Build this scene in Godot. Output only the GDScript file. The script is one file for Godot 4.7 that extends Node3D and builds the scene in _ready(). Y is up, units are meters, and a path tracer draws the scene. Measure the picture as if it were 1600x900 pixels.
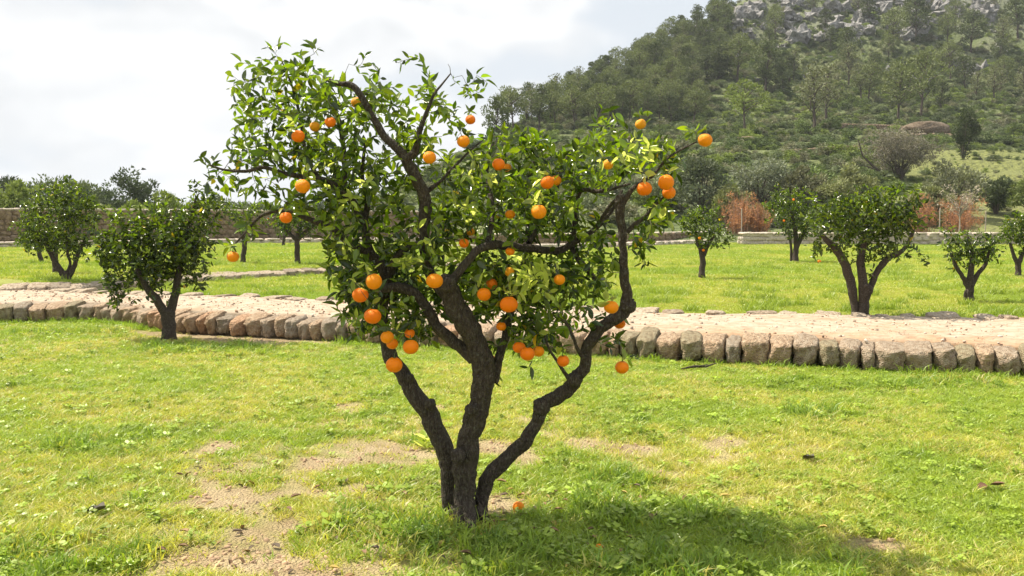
extends Node3D
# An orange grove in spring sun: one big orange tree, a raised dirt path held by dry-stone blocks,
# smaller orange trees on the lawns behind, old garden walls, and a pine-covered limestone hill.

const F := 1385.0          # focal length of the photograph in its own pixels (1600 x 900)
const EYE := 1.5           # camera height above the near lawn
const HORIZON := 345.0
const SUN := Vector3(-0.57, 1.0, -0.27)

var rng := RandomNumberGenerator.new()
var nz := FastNoiseLite.new()
var nfine := FastNoiseLite.new()
var tilt: Basis
var used := {}
var M := {}

# ------------------------------------------------------------------ helpers
class MB:
	var v := PackedVector3Array()
	var c := PackedColorArray()
	var i := PackedInt32Array()
	func tri(a: int, b: int, d: int) -> void:
		i.append(a); i.append(b); i.append(d)
	func quad(a: int, b: int, d: int, e: int) -> void:
		tri(a, b, d); tri(a, d, e)
	func done(mat: Material = null, flat := false) -> ArrayMesh:
		var vv := v
		var cc := c
		var ii := i
		if flat:
			vv = PackedVector3Array(); cc = PackedColorArray(); ii = PackedInt32Array()
			for k in i.size():
				vv.append(v[i[k]])
				if c.size(): cc.append(c[i[k]])
				ii.append(k)
		var n := PackedVector3Array()
		n.resize(vv.size())
		for k in range(0, ii.size(), 3):
			var a := ii[k]
			var b := ii[k + 1]
			var d := ii[k + 2]
			var f := (vv[d] - vv[a]).cross(vv[b] - vv[a])
			n[a] += f; n[b] += f; n[d] += f
		for k in n.size():
			n[k] = n[k].normalized() if n[k].length_squared() > 1e-20 else Vector3.UP
		var arr := []
		arr.resize(Mesh.ARRAY_MAX)
		arr[Mesh.ARRAY_VERTEX] = vv
		arr[Mesh.ARRAY_NORMAL] = n
		if cc.size(): arr[Mesh.ARRAY_COLOR] = cc
		arr[Mesh.ARRAY_INDEX] = ii
		var m := ArrayMesh.new()
		m.add_surface_from_arrays(Mesh.PRIMITIVE_TRIANGLES, arr)
		if mat: m.surface_set_material(0, mat)
		return m

func P(px: float, py: float, d: float) -> Vector3:          # the point of the place seen at that spot of the photograph, d metres away
	var r := tilt * Vector3((px - 800.0) / F, (450.0 - py) / F, -1.0)
	return Vector3(0, EYE, 0) + r * (d / -r.z)

func G(px: float, py: float, h := 0.0) -> Vector3:          # the same on level ground of height h
	var r := tilt * Vector3((px - 800.0) / F, (450.0 - py) / F, -1.0)
	return Vector3(0, EYE, 0) + r * ((h - EYE) / r.y)

func rr(a: float, b: float) -> float: return rng.randf_range(a, b)

func rdir() -> Vector3:
	while true:
		var p := Vector3(rr(-1, 1), rr(-1, 1), rr(-1, 1))
		if p.length_squared() < 1.0 and p.length_squared() > 0.01: return p.normalized()
	return Vector3.UP

func numbered(n: String) -> String:
	used[n] = used.get(n, 0) + 1
	return n if used[n] == 1 else "%s_%03d" % [n, used[n] - 1]

func tag(o: Node3D, label: String, category: String, group := "") -> Node3D:
	o.set_meta("label", label); o.set_meta("category", category)
	if group: o.set_meta("group", group)
	return o

func thing(called: String, label: String, category: String, at := Vector3.ZERO, group := "", turn := 0.0) -> Node3D:
	var o := Node3D.new()
	o.name = numbered(called)
	add_child(o, true)
	o.position = at; o.rotation.y = turn
	return tag(o, label, category, group)

func part(parent: Node, called: String, mesh: Mesh, mat: Material = null, xf := Transform3D()) -> MeshInstance3D:
	var o := MeshInstance3D.new()
	o.name = numbered(called) if parent == self else called
	o.mesh = mesh
	if mat: o.material_override = mat
	parent.add_child(o, true)
	o.transform = xf
	return o

func single(called: String, mesh: Mesh, label: String, category: String, xf := Transform3D(), group := "") -> MeshInstance3D:
	var o := part(self, called, mesh, null, xf)
	tag(o, label, category, group)
	return o

func struct_(called: String, mesh: Mesh) -> MeshInstance3D:
	var o := part(self, called, mesh)
	o.set_meta("kind", "structure")
	return o

func scatter(parent: Node, called: String, mesh: Mesh, xf: Array, cols: Array) -> MultiMeshInstance3D:   # what nobody could count
	var m := MultiMesh.new()
	m.transform_format = MultiMesh.TRANSFORM_3D
	m.use_colors = cols.size() > 0
	m.mesh = mesh
	m.instance_count = xf.size()
	for k in xf.size():
		m.set_instance_transform(k, xf[k])
		if cols.size(): m.set_instance_color(k, cols[k])
	var o := MultiMeshInstance3D.new()
	o.name = called
	o.multimesh = m
	o.set_meta("kind", "stuff")
	parent.add_child(o, true)
	return o

func lin(r: float, g: float, b: float) -> Color: return Color(r, g, b).linear_to_srgb()

func mat(col: Color, rough := 0.9, vcol := false) -> StandardMaterial3D:
	var m := StandardMaterial3D.new()
	m.albedo_color = col
	m.roughness = rough
	m.vertex_color_use_as_albedo = vcol
	return m

func noise_tex(freq: float, seed_: int, ramp: Array, size := 512, type := FastNoiseLite.TYPE_SIMPLEX_SMOOTH) -> NoiseTexture2D:
	var n := FastNoiseLite.new()
	n.noise_type = type
	n.seed = seed_; n.frequency = freq
	n.fractal_octaves = 5
	var t := NoiseTexture2D.new()
	t.width = size; t.height = size; t.seamless = true; t.noise = n
	if ramp.size():
		var g := Gradient.new()
		g.offsets = PackedFloat32Array(); g.colors = PackedColorArray()
		var offs := PackedFloat32Array()
		var cs := PackedColorArray()
		for k in ramp.size():
			offs.append(ramp[k][0]); cs.append(ramp[k][1])
		g.offsets = offs; g.colors = cs
		t.color_ramp = g
	return t

func tri_mat(tex: Texture2D, bump: Texture2D, scale: float, depth_cm: float, tint := Color.WHITE, rough := 0.95, vcol := false) -> StandardMaterial3D:
	var m := mat(tint, rough, vcol)
	if tex: m.albedo_texture = tex
	m.uv1_triplanar = true; m.uv1_world_triplanar = true
	m.uv1_scale = Vector3.ONE * scale
	if bump:
		m.heightmap_enabled = true
		m.heightmap_texture = bump
		m.heightmap_scale = depth_cm
	return m

# a tapered tube along points; rough = how uneven its radius is
func tube(b: MB, pts: Array, rad: Array, sides := 8, rough := 0.0, twist := 0.0, col := Color(0, 0, 0, 0)) -> void:
	var n := pts.size()
	var start := b.v.size()
	var side := Vector3.RIGHT
	for k in n:
		var t: Vector3 = (pts[mini(k + 1, n - 1)] - pts[maxi(k - 1, 0)]).normalized()
		if k == 0:
			side = t.cross(Vector3(0.31, 0.2, 0.93)).normalized()
		side = (side - t * side.dot(t)).normalized()
		var up := t.cross(side)
		for s in sides:
			var a := TAU * s / sides + twist * k
			var dir := side * cos(a) + up * sin(a)
			var p: Vector3 = pts[k]
			var r: float = rad[k]
			if rough > 0.0:
				r *= 1.0 + rough * (nfine.get_noise_3dv((p + dir * r) * 30.0) * 0.6 + nz.get_noise_3dv((p + dir * r * 2.0) * 9.0) * 0.8 + 0.55 * nfine.get_noise_3dv(dir * 13.0 + p * 7.0))
			b.v.append(p + dir * r)
			if col.a > 0.0: b.c.append(col)
	for k in n - 1:
		for s in sides:
			var a := start + k * sides + s
			var c := start + k * sides + (s + 1) % sides
			b.quad(a, a + sides, c + sides, c)
	b.v.append(pts[n - 1] + (pts[n - 1] - pts[n - 2]).normalized() * float(rad[n - 1]) * 0.5)
	if col.a > 0.0: b.c.append(col)
	for s in sides:
		var a := start + (n - 1) * sides + s
		var c := start + (n - 1) * sides + (s + 1) % sides
		b.tri(a, b.v.size() - 1, c)

func spline(pts: Array, rad: Array, steps: int) -> Array:       # Catmull-Rom through the points
	var op := []
	var orad := []
	for k in pts.size() - 1:
		var p0: Vector3 = pts[maxi(k - 1, 0)]
		var p1: Vector3 = pts[k]
		var p2: Vector3 = pts[k + 1]
		var p3: Vector3 = pts[mini(k + 2, pts.size() - 1)]
		for s in steps:
			var t := float(s) / steps
			op.append(p1.cubic_interpolate(p2, p0, p3, t))
			orad.append(lerpf(rad[k], rad[k + 1], t))
	op.append(pts[-1]); orad.append(rad[-1])
	return [op, orad]

func rounded_block(seed_: int, power: float, rough: float, div := 4, flat_top := 0.0, faceted := false) -> ArrayMesh:     # a worn stone that fills the unit cube
	var b := MB.new()
	var idx := {}
	var n := FastNoiseLite.new()
	n.seed = seed_; n.frequency = 0.9; n.fractal_octaves = 3
	for face in 6:
		var ax := face / 2
		var sg := 1.0 if face % 2 == 0 else -1.0
		var grid := []
		for r in div + 1:
			for q in div + 1:
				var u := 2.0 * q / div - 1.0
				var w := 2.0 * r / div - 1.0
				var p := Vector3(sg, u, w) if ax == 0 else Vector3(w, sg, u) if ax == 1 else Vector3(u, w, sg)
				var key := "%d %d %d" % [roundi(p.x * 100), roundi(p.y * 100), roundi(p.z * 100)]
				if not idx.has(key):
					var l := pow(pow(absf(p.x), power) + pow(absf(p.y), power) + pow(absf(p.z), power), 1.0 / power)
					var s := p / l
					s *= 1.0 + rough * n.get_noise_3dv(s * 1.3) + rough * 0.5 * n.get_noise_3dv(s * 3.7 + Vector3(9, 1, 4))
					idx[key] = b.v.size()
					b.v.append(s * 0.5)
				grid.append(idx[key])
		for r in div:
			for q in div:
				var a: int = grid[r * (div + 1) + q]
				var a2: int = grid[r * (div + 1) + q + 1]
				var a3: int = grid[(r + 1) * (div + 1) + q + 1]
				var a4: int = grid[(r + 1) * (div + 1) + q]
				if sg > 0: b.quad(a, a4, a3, a2)
				else: b.quad(a, a2, a3, a4)
	if flat_top > 0.0:
		for k in b.v.size():
			var lim := flat_top - 0.34 * maxf(0.0, b.v[k].z + 0.12)
			if b.v[k].y > lim: b.v[k].y = lim + (b.v[k].y - lim) * 0.22
	return b.done(null, faceted)

# ------------------------------------------------------------------ ground heights
func near_h(x: float, z: float) -> float:
	return nz.get_noise_2d(x * 6.0, z * 6.0) * 0.035 + nfine.get_noise_2d(x * 9.0, z * 9.0) * 0.006

func lawn_h(x: float, z: float) -> float:
	return 0.222 + nz.get_noise_2d(x * 3.0 + 50.0, z * 3.0) * 0.03

const FRONT := [[50.0, 0.2], [56.0, 0.9], [70.0, 3.4], [90.0, 7.6], [120.0, 12.6], [150.0, 18.5], [170.0, 25.0], [200.0, 37.0], [250.0, 66.0], [300.0, 92.0], [360.0, 108.0], [460.0, 114.0], [900.0, 114.0]]
func hill_h(x: float, d: float) -> float:
	var f := 0.2
	for k in FRONT.size() - 1:
		if d >= FRONT[k][0]:
			f = lerpf(FRONT[k][1], FRONT[k + 1][1], clampf((d - FRONT[k][0]) / (FRONT[k + 1][0] - FRONT[k][0]), 0, 1))
	var l := 16.5 + (0.70 * x if x > 0.0 else 1.25 * x)
	var k2 := 3.0
	var hh := clampf(0.5 + 0.5 * (l - f) / k2, 0, 1)
	var m := lerpf(l, f, hh) - k2 * hh * (1.0 - hh)
	m = maxf(m, 0.2 + 0.0 * x)
	var rough := smoothstep(4.0, 45.0, m)
	m += nz.get_noise_2d(x * 0.55, d * 0.55) * 3.2 * rough + nfine.get_noise_2d(x * 0.5, d * 0.5) * 2.4 * rough * rough
	if m > 3.0 and m < 20.0:                       # old farm terraces low on the slope
		var step := 1.9
		var q := m / step
		m = lerpf(m, (floorf(q) + smoothstep(0.62, 0.95, q - floorf(q))) * step, 0.55)
	return m

func hit(px: float, py: float) -> Vector3:          # where that line of sight meets the hill
	var r := tilt * Vector3((px - 800.0) / F, (450.0 - py) / F, -1.0)
	r /= -r.z
	var d := 50.0
	while d < 420.0:
		if EYE + r.y * d <= hill_h(r.x * d, d): break
		d += 0.5
	return Vector3(r.x * d, hill_h(r.x * d, d), -d)

# ------------------------------------------------------------------ the place
func _ready() -> void:
	rng.seed = 20240311
	nz.seed = 7; nz.frequency = 0.05; nz.fractal_octaves = 4
	nfine.seed = 31; nfine.frequency = 0.15; nfine.fractal_octaves = 3
	var pitch := atan((450.0 - HORIZON) / F)
	tilt = Basis(Vector3.RIGHT, -pitch)

	var cam := Camera3D.new()
	cam.name = "camera"
	add_child(cam)
	cam.position = Vector3(0, EYE, 0)
	cam.basis = tilt
	cam.fov = rad_to_deg(2.0 * atan(450.0 / F))
	cam.near = 0.05; cam.far = 2500.0
	cam.current = true

	var env := Environment.new()
	env.background_mode = Environment.BG_SKY
	env.sky = Sky.new()
	env.sky.sky_material = cloudy_sky()
	env.sky_rotation = Vector3(0, deg_to_rad(188.0), 0)
	env.background_energy_multiplier = 1.0
	env.tonemap_mode = Environment.TONE_MAPPER_LINEAR
	env.tonemap_exposure = 1.95
	env.fog_enabled = true
	env.fog_density = 0.00028
	env.fog_light_color = Color(0.93, 0.96, 1.0)
	env.sdfgi_enabled = true; env.ssao_enabled = true; env.ssil_enabled = true
	var we := WorldEnvironment.new()
	we.name = "environment"
	we.environment = env
	add_child(we)

	var sun := DirectionalLight3D.new()
	sun.name = "sun"
	add_child(sun)
	sun.look_at_from_position(SUN * 10.0, Vector3.ZERO, Vector3.UP)
	sun.light_energy = 1.5
	sun.light_color = Color(1.0, 0.955, 0.88)
	sun.light_angular_distance = 0.5
	sun.shadow_enabled = true

	materials()
	grounds()
	stone_walls()
	main_tree()
	grove()
	hillside()
	beyond_the_walls()
	lawn_cover()
	small_things()

func cloudy_sky() -> PanoramaSkyMaterial:
	var w := 1024
	var h := 512
	var im := Image.create(w, h, false, Image.FORMAT_RGBF)
	var a := FastNoiseLite.new()
	a.seed = 5; a.frequency = 1.1; a.fractal_octaves = 6; a.fractal_gain = 0.52
	var b := FastNoiseLite.new()
	b.seed = 12; b.frequency = 2.4; b.fractal_octaves = 5
	for y in h:
		var el := PI / 2 - PI * (y + 0.5) / h
		for x in w:
			var az := TAU * (x + 0.5) / w
			var dir := Vector3(cos(el) * sin(az), sin(el), cos(el) * cos(az))
			var q := Vector3(dir.x, dir.y * 2.6, dir.z) * 1.6
			q += Vector3(b.get_noise_3dv(q), b.get_noise_3dv(q + Vector3(7, 0, 0)) * 0.6, 0) * 0.35
			var dens := smoothstep(-0.30, 0.02, a.get_noise_3dv(q))
			var lum := 0.5 + 0.5 * b.get_noise_3dv(q * 1.3 + Vector3(0, 4, 0))
			var clear := Color(0.385, 0.42, 0.46)
			var cloud := Color(0.435, 0.446, 0.458).lerp(Color(0.60, 0.60, 0.597), smoothstep(0.2, 0.75, lum))
			var c := clear.lerp(cloud, dens)
			c = c.lerp(Color(0.485, 0.497, 0.51), 0.8 * exp(-maxf(el, 0.0) * 9.0))
			im.set_pixel(x, y, c)
	var m := PanoramaSkyMaterial.new()
	m.panorama = ImageTexture.create_from_image(im)
	return m

func materials() -> void:
	var soft := noise_tex(0.02, 3, [])
	var grain := noise_tex(0.05, 9, [])
	var crack := noise_tex(0.035, 4, [], 512, FastNoiseLite.TYPE_CELLULAR)
	var bark_c := noise_tex(0.03, 21, [[0.0, lin(0.028, 0.020, 0.014)], [0.40, lin(0.054, 0.040, 0.029)], [0.62, lin(0.080, 0.061, 0.045)], [0.76, lin(0.105, 0.085, 0.064)], [0.88, lin(0.155, 0.145, 0.115)], [1.0, lin(0.21, 0.20, 0.16)]])
	M.bark = tri_mat(bark_c, grain, 2.6, 3.2)
	M.bark.uv1_scale = Vector3(4.2, 1.5, 4.2)
	M.bark.detail_enabled = true
	M.bark.detail_albedo = noise_tex(0.03, 27, [[0.0, Color(0.36, 0.36, 0.30, 0.0)], [0.56, Color(0.36, 0.36, 0.30, 0.0)], [0.68, Color(0.40, 0.39, 0.33, 0.25)], [0.82, Color(0.48, 0.48, 0.42, 0.45)], [1.0, Color(0.58, 0.58, 0.52, 0.6)]])
	M.bark.detail_uv_layer = BaseMaterial3D.DETAIL_UV_2
	M.bark.uv2_triplanar = true
	M.bark.uv2_world_triplanar = true
	M.bark.uv2_scale = Vector3.ONE * 2.2
	M.bark_far = tri_mat(bark_c, grain, 3.0, 2.0)
	M.bark_pine = mat(lin(0.075, 0.058, 0.045), 0.95)
	M.cut_wood = tri_mat(noise_tex(0.04, 5, [[0.0, lin(0.20, 0.15, 0.10)], [1.0, lin(0.38, 0.31, 0.23)]], 256), null, 6.0, 0)
	M.twig = mat(lin(0.085, 0.082, 0.045), 0.8)
	# stones
	var stone_c := noise_tex(0.012, 14, [[0.0, lin(0.19, 0.145, 0.10)], [0.35, lin(0.33, 0.265, 0.195)], [0.55, lin(0.43, 0.365, 0.285)], [0.75, lin(0.50, 0.45, 0.37)], [1.0, lin(0.30, 0.27, 0.20)]])
	var tints := [[1.0, 0.92, 0.84], [0.95, 0.81, 0.68], [0.86, 0.83, 0.79], [1.0, 0.74, 0.57], [0.80, 0.78, 0.62], [1.08, 1.04, 0.98]]
	M.stones = []
	for t in tints:
		M.stones.append(tri_mat(stone_c, crack if M.stones.size() % 2 else grain, 2.3, 3.2, lin(t[0] * 0.92, t[1] * 0.92, t[2] * 0.92), 0.97))
	M.wall_stone = tri_mat(stone_c, grain, 1.3, 4.0, lin(0.66, 0.57, 0.49), 0.97)
	M.pale_wall = tri_mat(noise_tex(0.012, 18, [[0.0, lin(0.42, 0.35, 0.275)], [0.4, lin(0.56, 0.48, 0.395)], [0.7, lin(0.64, 0.57, 0.48)], [1.0, lin(0.48, 0.42, 0.33)]]), grain, 1.3, 4.0, Color.WHITE, 0.97)
	M.rock = tri_mat(noise_tex(0.01, 44, [[0.0, lin(0.11, 0.107, 0.105)], [0.4, lin(0.21, 0.205, 0.20)], [0.7, lin(0.30, 0.295, 0.285)], [1.0, lin(0.38, 0.37, 0.35)]]), soft, 0.22, 30.0)
	M.mound = tri_mat(stone_c, crack, 0.35, 14.0, lin(0.36, 0.32, 0.28), 0.97)
	M.path = tri_mat(noise_tex(0.02, 61, [[0.0, lin(0.27, 0.195, 0.13)], [0.35, lin(0.35, 0.275, 0.20)], [0.6, lin(0.39, 0.32, 0.24)], [1.0, lin(0.44, 0.37, 0.29)]]), grain, 0.45, 1.6, Color.WHITE, 0.97, true)
	var gm := tri_mat(noise_tex(0.06, 71, [[0.0, lin(0.66, 0.66, 0.66)], [0.5, lin(0.9, 0.9, 0.9)], [1.0, lin(1, 1, 1)]]), grain, 1.7, 2.5, Color.WHITE, 1.0, true)
	M.ground = gm
	M.hill = tri_mat(noise_tex(0.05, 73, [[0.0, lin(0.45, 0.45, 0.45)], [0.5, lin(0.85, 0.85, 0.85)], [1.0, lin(1, 1, 1)]]), soft, 0.12, 40.0, Color.WHITE, 1.0, true)
	# leaves
	M.leaf = leaf_mat(Color.WHITE, 0.25, true)
	M.leaves = []
	for c in LEAF_TONES: M.leaves.append(leaf_mat(Color(c[0], c[1], c[2]).linear_to_srgb(), 0.25, false))
	M.grass = mat(Color.WHITE, 0.42, true)
	M.grass.backlight_enabled = true
	M.grass.backlight = lin(0.85, 0.85, 0.4)
	M.needles = mat(Color.WHITE, 0.8, true)
	M.needles.backlight_enabled = true
	M.needles.backlight = lin(0.5, 0.5, 0.3)
	# fruit
	M.orange = mat(lin(0.88, 0.235, 0.003), 0.36)
	M.orange.metallic_specular = 0.32
	M.orange.heightmap_enabled = true
	M.orange.heightmap_texture = noise_tex(0.12, 81, [], 256)
	M.orange.heightmap_scale = 0.12
	M.orange.uv1_triplanar = true
	M.orange.uv1_scale = Vector3.ONE * 14.0
	M.orange.subsurf_scatter_enabled = true
	M.orange.subsurf_scatter_strength = 0.03
	M.oranges = [M.orange]
	for c in [lin(0.86, 0.195, 0.003), lin(0.88, 0.285, 0.005)]:
		M.oranges.append(M.orange.duplicate())
		M.oranges[-1].albedo_color = c
	M.orange_yellow = M.orange.duplicate()
	M.orange_yellow.albedo_color = lin(0.80, 0.33, 0.010)
	M.calyx = mat(lin(0.07, 0.10, 0.025), 0.8)

const LEAF_TONES := [[0.044, 0.076, 0.016], [0.082, 0.130, 0.022], [0.170, 0.250, 0.028], [0.230, 0.335, 0.026], [0.27, 0.375, 0.024], [0.62, 0.44, 0.03]]

func leaf_mat(col: Color, rough: float, vcol: bool) -> StandardMaterial3D:
	var m := mat(col, rough, vcol)
	m.metallic_specular = 0.65
	m.backlight_enabled = true
	m.backlight = lin(0.92, 1.0, 0.20)
	return m

# ------------------------------------------------------------------ ground
var front_edge := []
var back_edge := []
var second_line := []

func smooth_line(pix: Array, h: float, steps := 14) -> Array:
	var pts := []
	var z := []
	for p in pix:
		pts.append(G(p[0], p[1], h)); z.append(0.0)
	return spline(pts, z, steps)[0]

const SOIL := [[570, 712, 0.75, 0.3, 0.62], [430, 765, 0.5, 0.42, 0.62], [375, 840, 0.42, 0.36, 0.66], [430, 888, 0.5, 0.22, 0.7], [985, 705, 0.6, 0.25, 0.42], [775, 705, 0.4, 0.2, 0.55], [660, 660, 0.8, 0.3, 0.34], [1080, 770, 0.3, 0.2, 0.35], 
	[600, 703, 0.34, 0.20, 1.0], [500, 722, 0.30, 0.18, 0.9], [420, 735, 0.2, 0.2, 0.7], [345, 770, 0.2, 0.25, 1.0], [330, 700, 0.16, 0.15, 0.8], [320, 730, 0.15, 0.15, 0.6], [370, 868, 0.22, 0.12, 1.0], [440, 890, 0.28, 0.10, 1.0], [300, 880, 0.2, 0.1, 0.6],
	[970, 702, 0.36, 0.14, 0.8], [880, 690, 0.25, 0.14, 0.5], [790, 785, 0.13, 0.14, 1.1], [775, 692, 0.14, 0.10, 0.9], [1060, 745, 0.3, 0.12, 0.6], [1400, 850, 0.2, 0.12, 0.7], [180, 660, 0.3, 0.2, 0.3], [1180, 690, 0.35, 0.2, 0.3], [300, 522, 0.55, 0.3, 1.3], [380, 529, 0.7, 0.22, 1.2], [470, 534, 0.6, 0.15, 0.9], [600, 640, 0.4, 0.2, 0.35]]
var soil_at := []

func soil(x: float, z: float) -> float:
	var s := 0.0
	for e in soil_at:
		var u: float = (x - e[0].x) / e[1]
		var w: float = (z - e[0].z) / e[2]
		s = maxf(s, e[3] * exp(-(u * u + w * w) * 0.5))
	s = s * 0.95 - 0.04 + 0.55 * nfine.get_noise_2d(x * 16.0, z * 16.0) + 0.3 * nz.get_noise_2d(x * 26.0, z * 26.0)
	return clampf(s, 0, 1)

func ground_col(x: float, z: float, s: float) -> Color:
	var t := clampf(0.5 + nz.get_noise_2d(x * 7.0, z * 7.0), 0, 1)
	var turf := Color(0.27, 0.29, 0.060).lerp(Color(0.44, 0.39, 0.15), t)
	var dirt := Color(0.31, 0.225, 0.115).lerp(Color(0.48, 0.385, 0.225), clampf(0.5 + nfine.get_noise_2d(x * 20.0, z * 20.0), 0, 1))
	return turf.lerp(dirt, smoothstep(0.25, 0.7, s))

func sheet(x0: float, x1: float, z0: float, z1: float, step: float, hf: Callable, cf: Callable) -> MB:
	var b := MB.new()
	var nx := int((x1 - x0) / step)
	var nzz := int((z1 - z0) / step)
	for j in nzz + 1:
		for i in nx + 1:
			var x := x0 + (x1 - x0) * i / nx
			var z := z0 + (z1 - z0) * j / nzz
			b.v.append(Vector3(x, hf.call(x, z), z))
			b.c.append(cf.call(x, z))
	for j in nzz:
		for i in nx:
			var a := j * (nx + 1) + i
			b.quad(a, a + 1, a + nx + 2, a + nx + 1)
	return b

func grounds() -> void:
	for e in SOIL:
		soil_at.append([G(e[0], e[1]), e[2], e[3], e[4]])
	front_edge = smooth_line([[-420, 514], [-200, 509], [0, 506], [120, 503], [190, 506], [260, 518], [400, 526], [560, 536], [800, 549], [980, 560], [1300, 575], [1600, 590], [1900, 606], [2200, 624]], 0.0)
	back_edge = smooth_line([[-420, 440], [-200, 440], [0, 443], [60, 450], [190, 456], [260, 459], [400, 463], [560, 469], [800, 477], [980, 484], [1300, 491], [1600, 495], [1900, 499], [2200, 504]], 0.29)
	second_line = smooth_line([[-300, 462], [-60, 458], [18, 456], [100, 455], [150, 452], [340, 437], [450, 430], [530, 425], [640, 419], [720, 416]], 0.25)
	# near lawn
	struct_("near_lawn", sheet(-13, 13, -13.6, 4, 0.1, near_h, func(x, z): return ground_col(x, z, soil(x, z))).done(M.ground))
	# lawns behind the path
	var lc := func(x, z):
		var t := clampf(0.5 + nz.get_noise_2d(x * 2.0, z * 2.0) * 0.9, 0, 1)
		return Color(0.27, 0.33, 0.055).lerp(Color(0.38, 0.40, 0.09), t)
	var lawn := sheet(-45, 60, -62, -9.5, 0.5, func(x, z): return lawn_h(x, z) if not under_near(x, z) else -0.06, lc)
	struct_("lawn", lawn.done(M.ground))
	# left upper lawn, one step higher, held by the second low wall
	var b := MB.new()
	var rows := [0.0, 0.12, 0.4, 1, 2, 4, 7, 11, 16, 22, 30, 38]
	var n := second_line.size()
	for k in n:
		var p: Vector3 = second_line[k]
		var lvl := 0.38 * smoothstep(n - 1.0, n - 22.0, float(k)) + 0.18 * (1.0 - smoothstep(n - 1.0, n - 22.0, float(k)))
		for r in rows.size():
			var q := p + Vector3(-0.10 * rows[r], 0, -0.12 - rows[r])
			b.v.append(Vector3(q.x, lvl + nz.get_noise_2d(q.x * 3.0, q.z * 3.0) * 0.03 * minf(1.0, rows[r]) - (0.25 if r == 0 else 0.0), q.z))
			b.c.append(lc.call(q.x, q.z))
	for k in n - 1:
		for r in rows.size() - 1:
			var a := k * rows.size() + r
			b.quad(a, a + 1, a + rows.size() + 1, a + rows.size())
	struct_("upper_lawn", b.done(M.ground))
	# raised dirt path
	b = MB.new()
	n = front_edge.size()
	var across := 14
	for k in n:
		var f: Vector3 = front_edge[k]
		var q: Vector3 = back_edge[k]
		var inward := (q - f); inward.y = 0; inward = inward.normalized()
		f += inward * 0.27
		for r in across + 1:
			var t := float(r - 1) / (across - 2)
			var p := f.lerp(q, clampf(t, 0, 1))
			var y := 0.28 + nz.get_noise_2d(p.x * 9.0, p.z * 9.0) * 0.035 + nfine.get_noise_2d(p.x * 16.0, p.z * 16.0) * 0.012
			if r == 0: y = -0.1
			if r == across: y = 0.15; p += inward * 0.15
			if r == 1: y -= 0.03
			b.v.append(Vector3(p.x, y, p.z))
			var red := clampf(1.1 - t * 4.0 + nfine.get_noise_2d(p.x * 14.0, p.z * 14.0), 0, 1) * smoothstep(0.2, 2.5, p.x) * 0.8
			red = maxf(red, 0.5 * smoothstep(0.15, 0.5, nfine.get_noise_2d(p.x * 5.0, p.z * 9.0)))
			b.c.append(Color(1, 1, 1).lerp(Color(0.90, 0.70, 0.52), red))
	for k in n - 1:
		for r in across:
			var a := k * (across + 1) + r
			b.quad(a, a + 1, a + across + 2, a + across + 1)
	struct_("dirt_path", b.done(M.path))
	# hill and the far land round it
	b = MB.new()
	var hc := func(x: float, d: float) -> Color:
		var h := hill_h(x, d)
		var c := Color(0.105, 0.140, 0.045).lerp(Color(0.155, 0.185, 0.065), clampf(0.5 + nz.get_noise_2d(x * 1.3, d * 1.3) * 1.2, 0, 1))
		var meadow := smoothstep(28.0, 42.0, x + (95.0 - d) * 0.25) * smoothstep(115.0, 95.0, d)
		c = c.lerp(Color(0.20, 0.215, 0.060), 0.8 * meadow)
		var rocky := smoothstep(30.0, 58.0, h + nz.get_noise_2d(x * 1.1, d) * 22.0)
		return c.lerp(Color(0.20, 0.195, 0.175), 0.65 * rocky * clampf(0.55 + nfine.get_noise_2d(x * 0.8, d * 0.8) * 1.6, 0, 1))
	var xs := []
	var x := -420.0
	while x < 420.0:
		xs.append(x)
		x += 2.5 if absf(x - 60.0) < 120.0 else 16.0
	var ds := []
	var d := 49.0
	while d < 560.0:
		ds.append(d)
		d += 1.2 if d < 130.0 else 2.5 if d < 300.0 else 14.0
	for dd in ds:
		for xx in xs:
			b.v.append(Vector3(xx, hill_h(xx, dd) - (0.12 if dd < 51.0 else 0.0), -dd))
			b.c.append(hc.call(xx, dd))
	for j in ds.size() - 1:
		for i in xs.size() - 1:
			var a := j * xs.size() + i
			b.quad(a, a + xs.size(), a + xs.size() + 1, a + 1)
	struct_("hill", b.done(M.hill))
	# the plain that the rest stands on
	b = MB.new()
	for p in [Vector3(-480, -0.2, 120), Vector3(480, -0.2, 120), Vector3(480, -0.2, -600), Vector3(-480, -0.2, -600)]:
		b.v.append(p); b.c.append(Color(0.15, 0.18, 0.05))
	b.quad(0, 3, 2, 1)
	struct_("ground", b.done(M.ground))

func line_z(line: Array, x: float) -> float:
	for k in line.size() - 1:
		if (line[k].x <= x and line[k + 1].x >= x):
			return lerpf(line[k].z, line[k + 1].z, (x - line[k].x) / maxf(1e-6, line[k + 1].x - line[k].x))
	return line[0].z if x < line[0].x else line[-1].z

func under_near(x: float, z: float) -> bool:
	return z > (line_z(front_edge, x) + line_z(back_edge, x)) * 0.5

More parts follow.
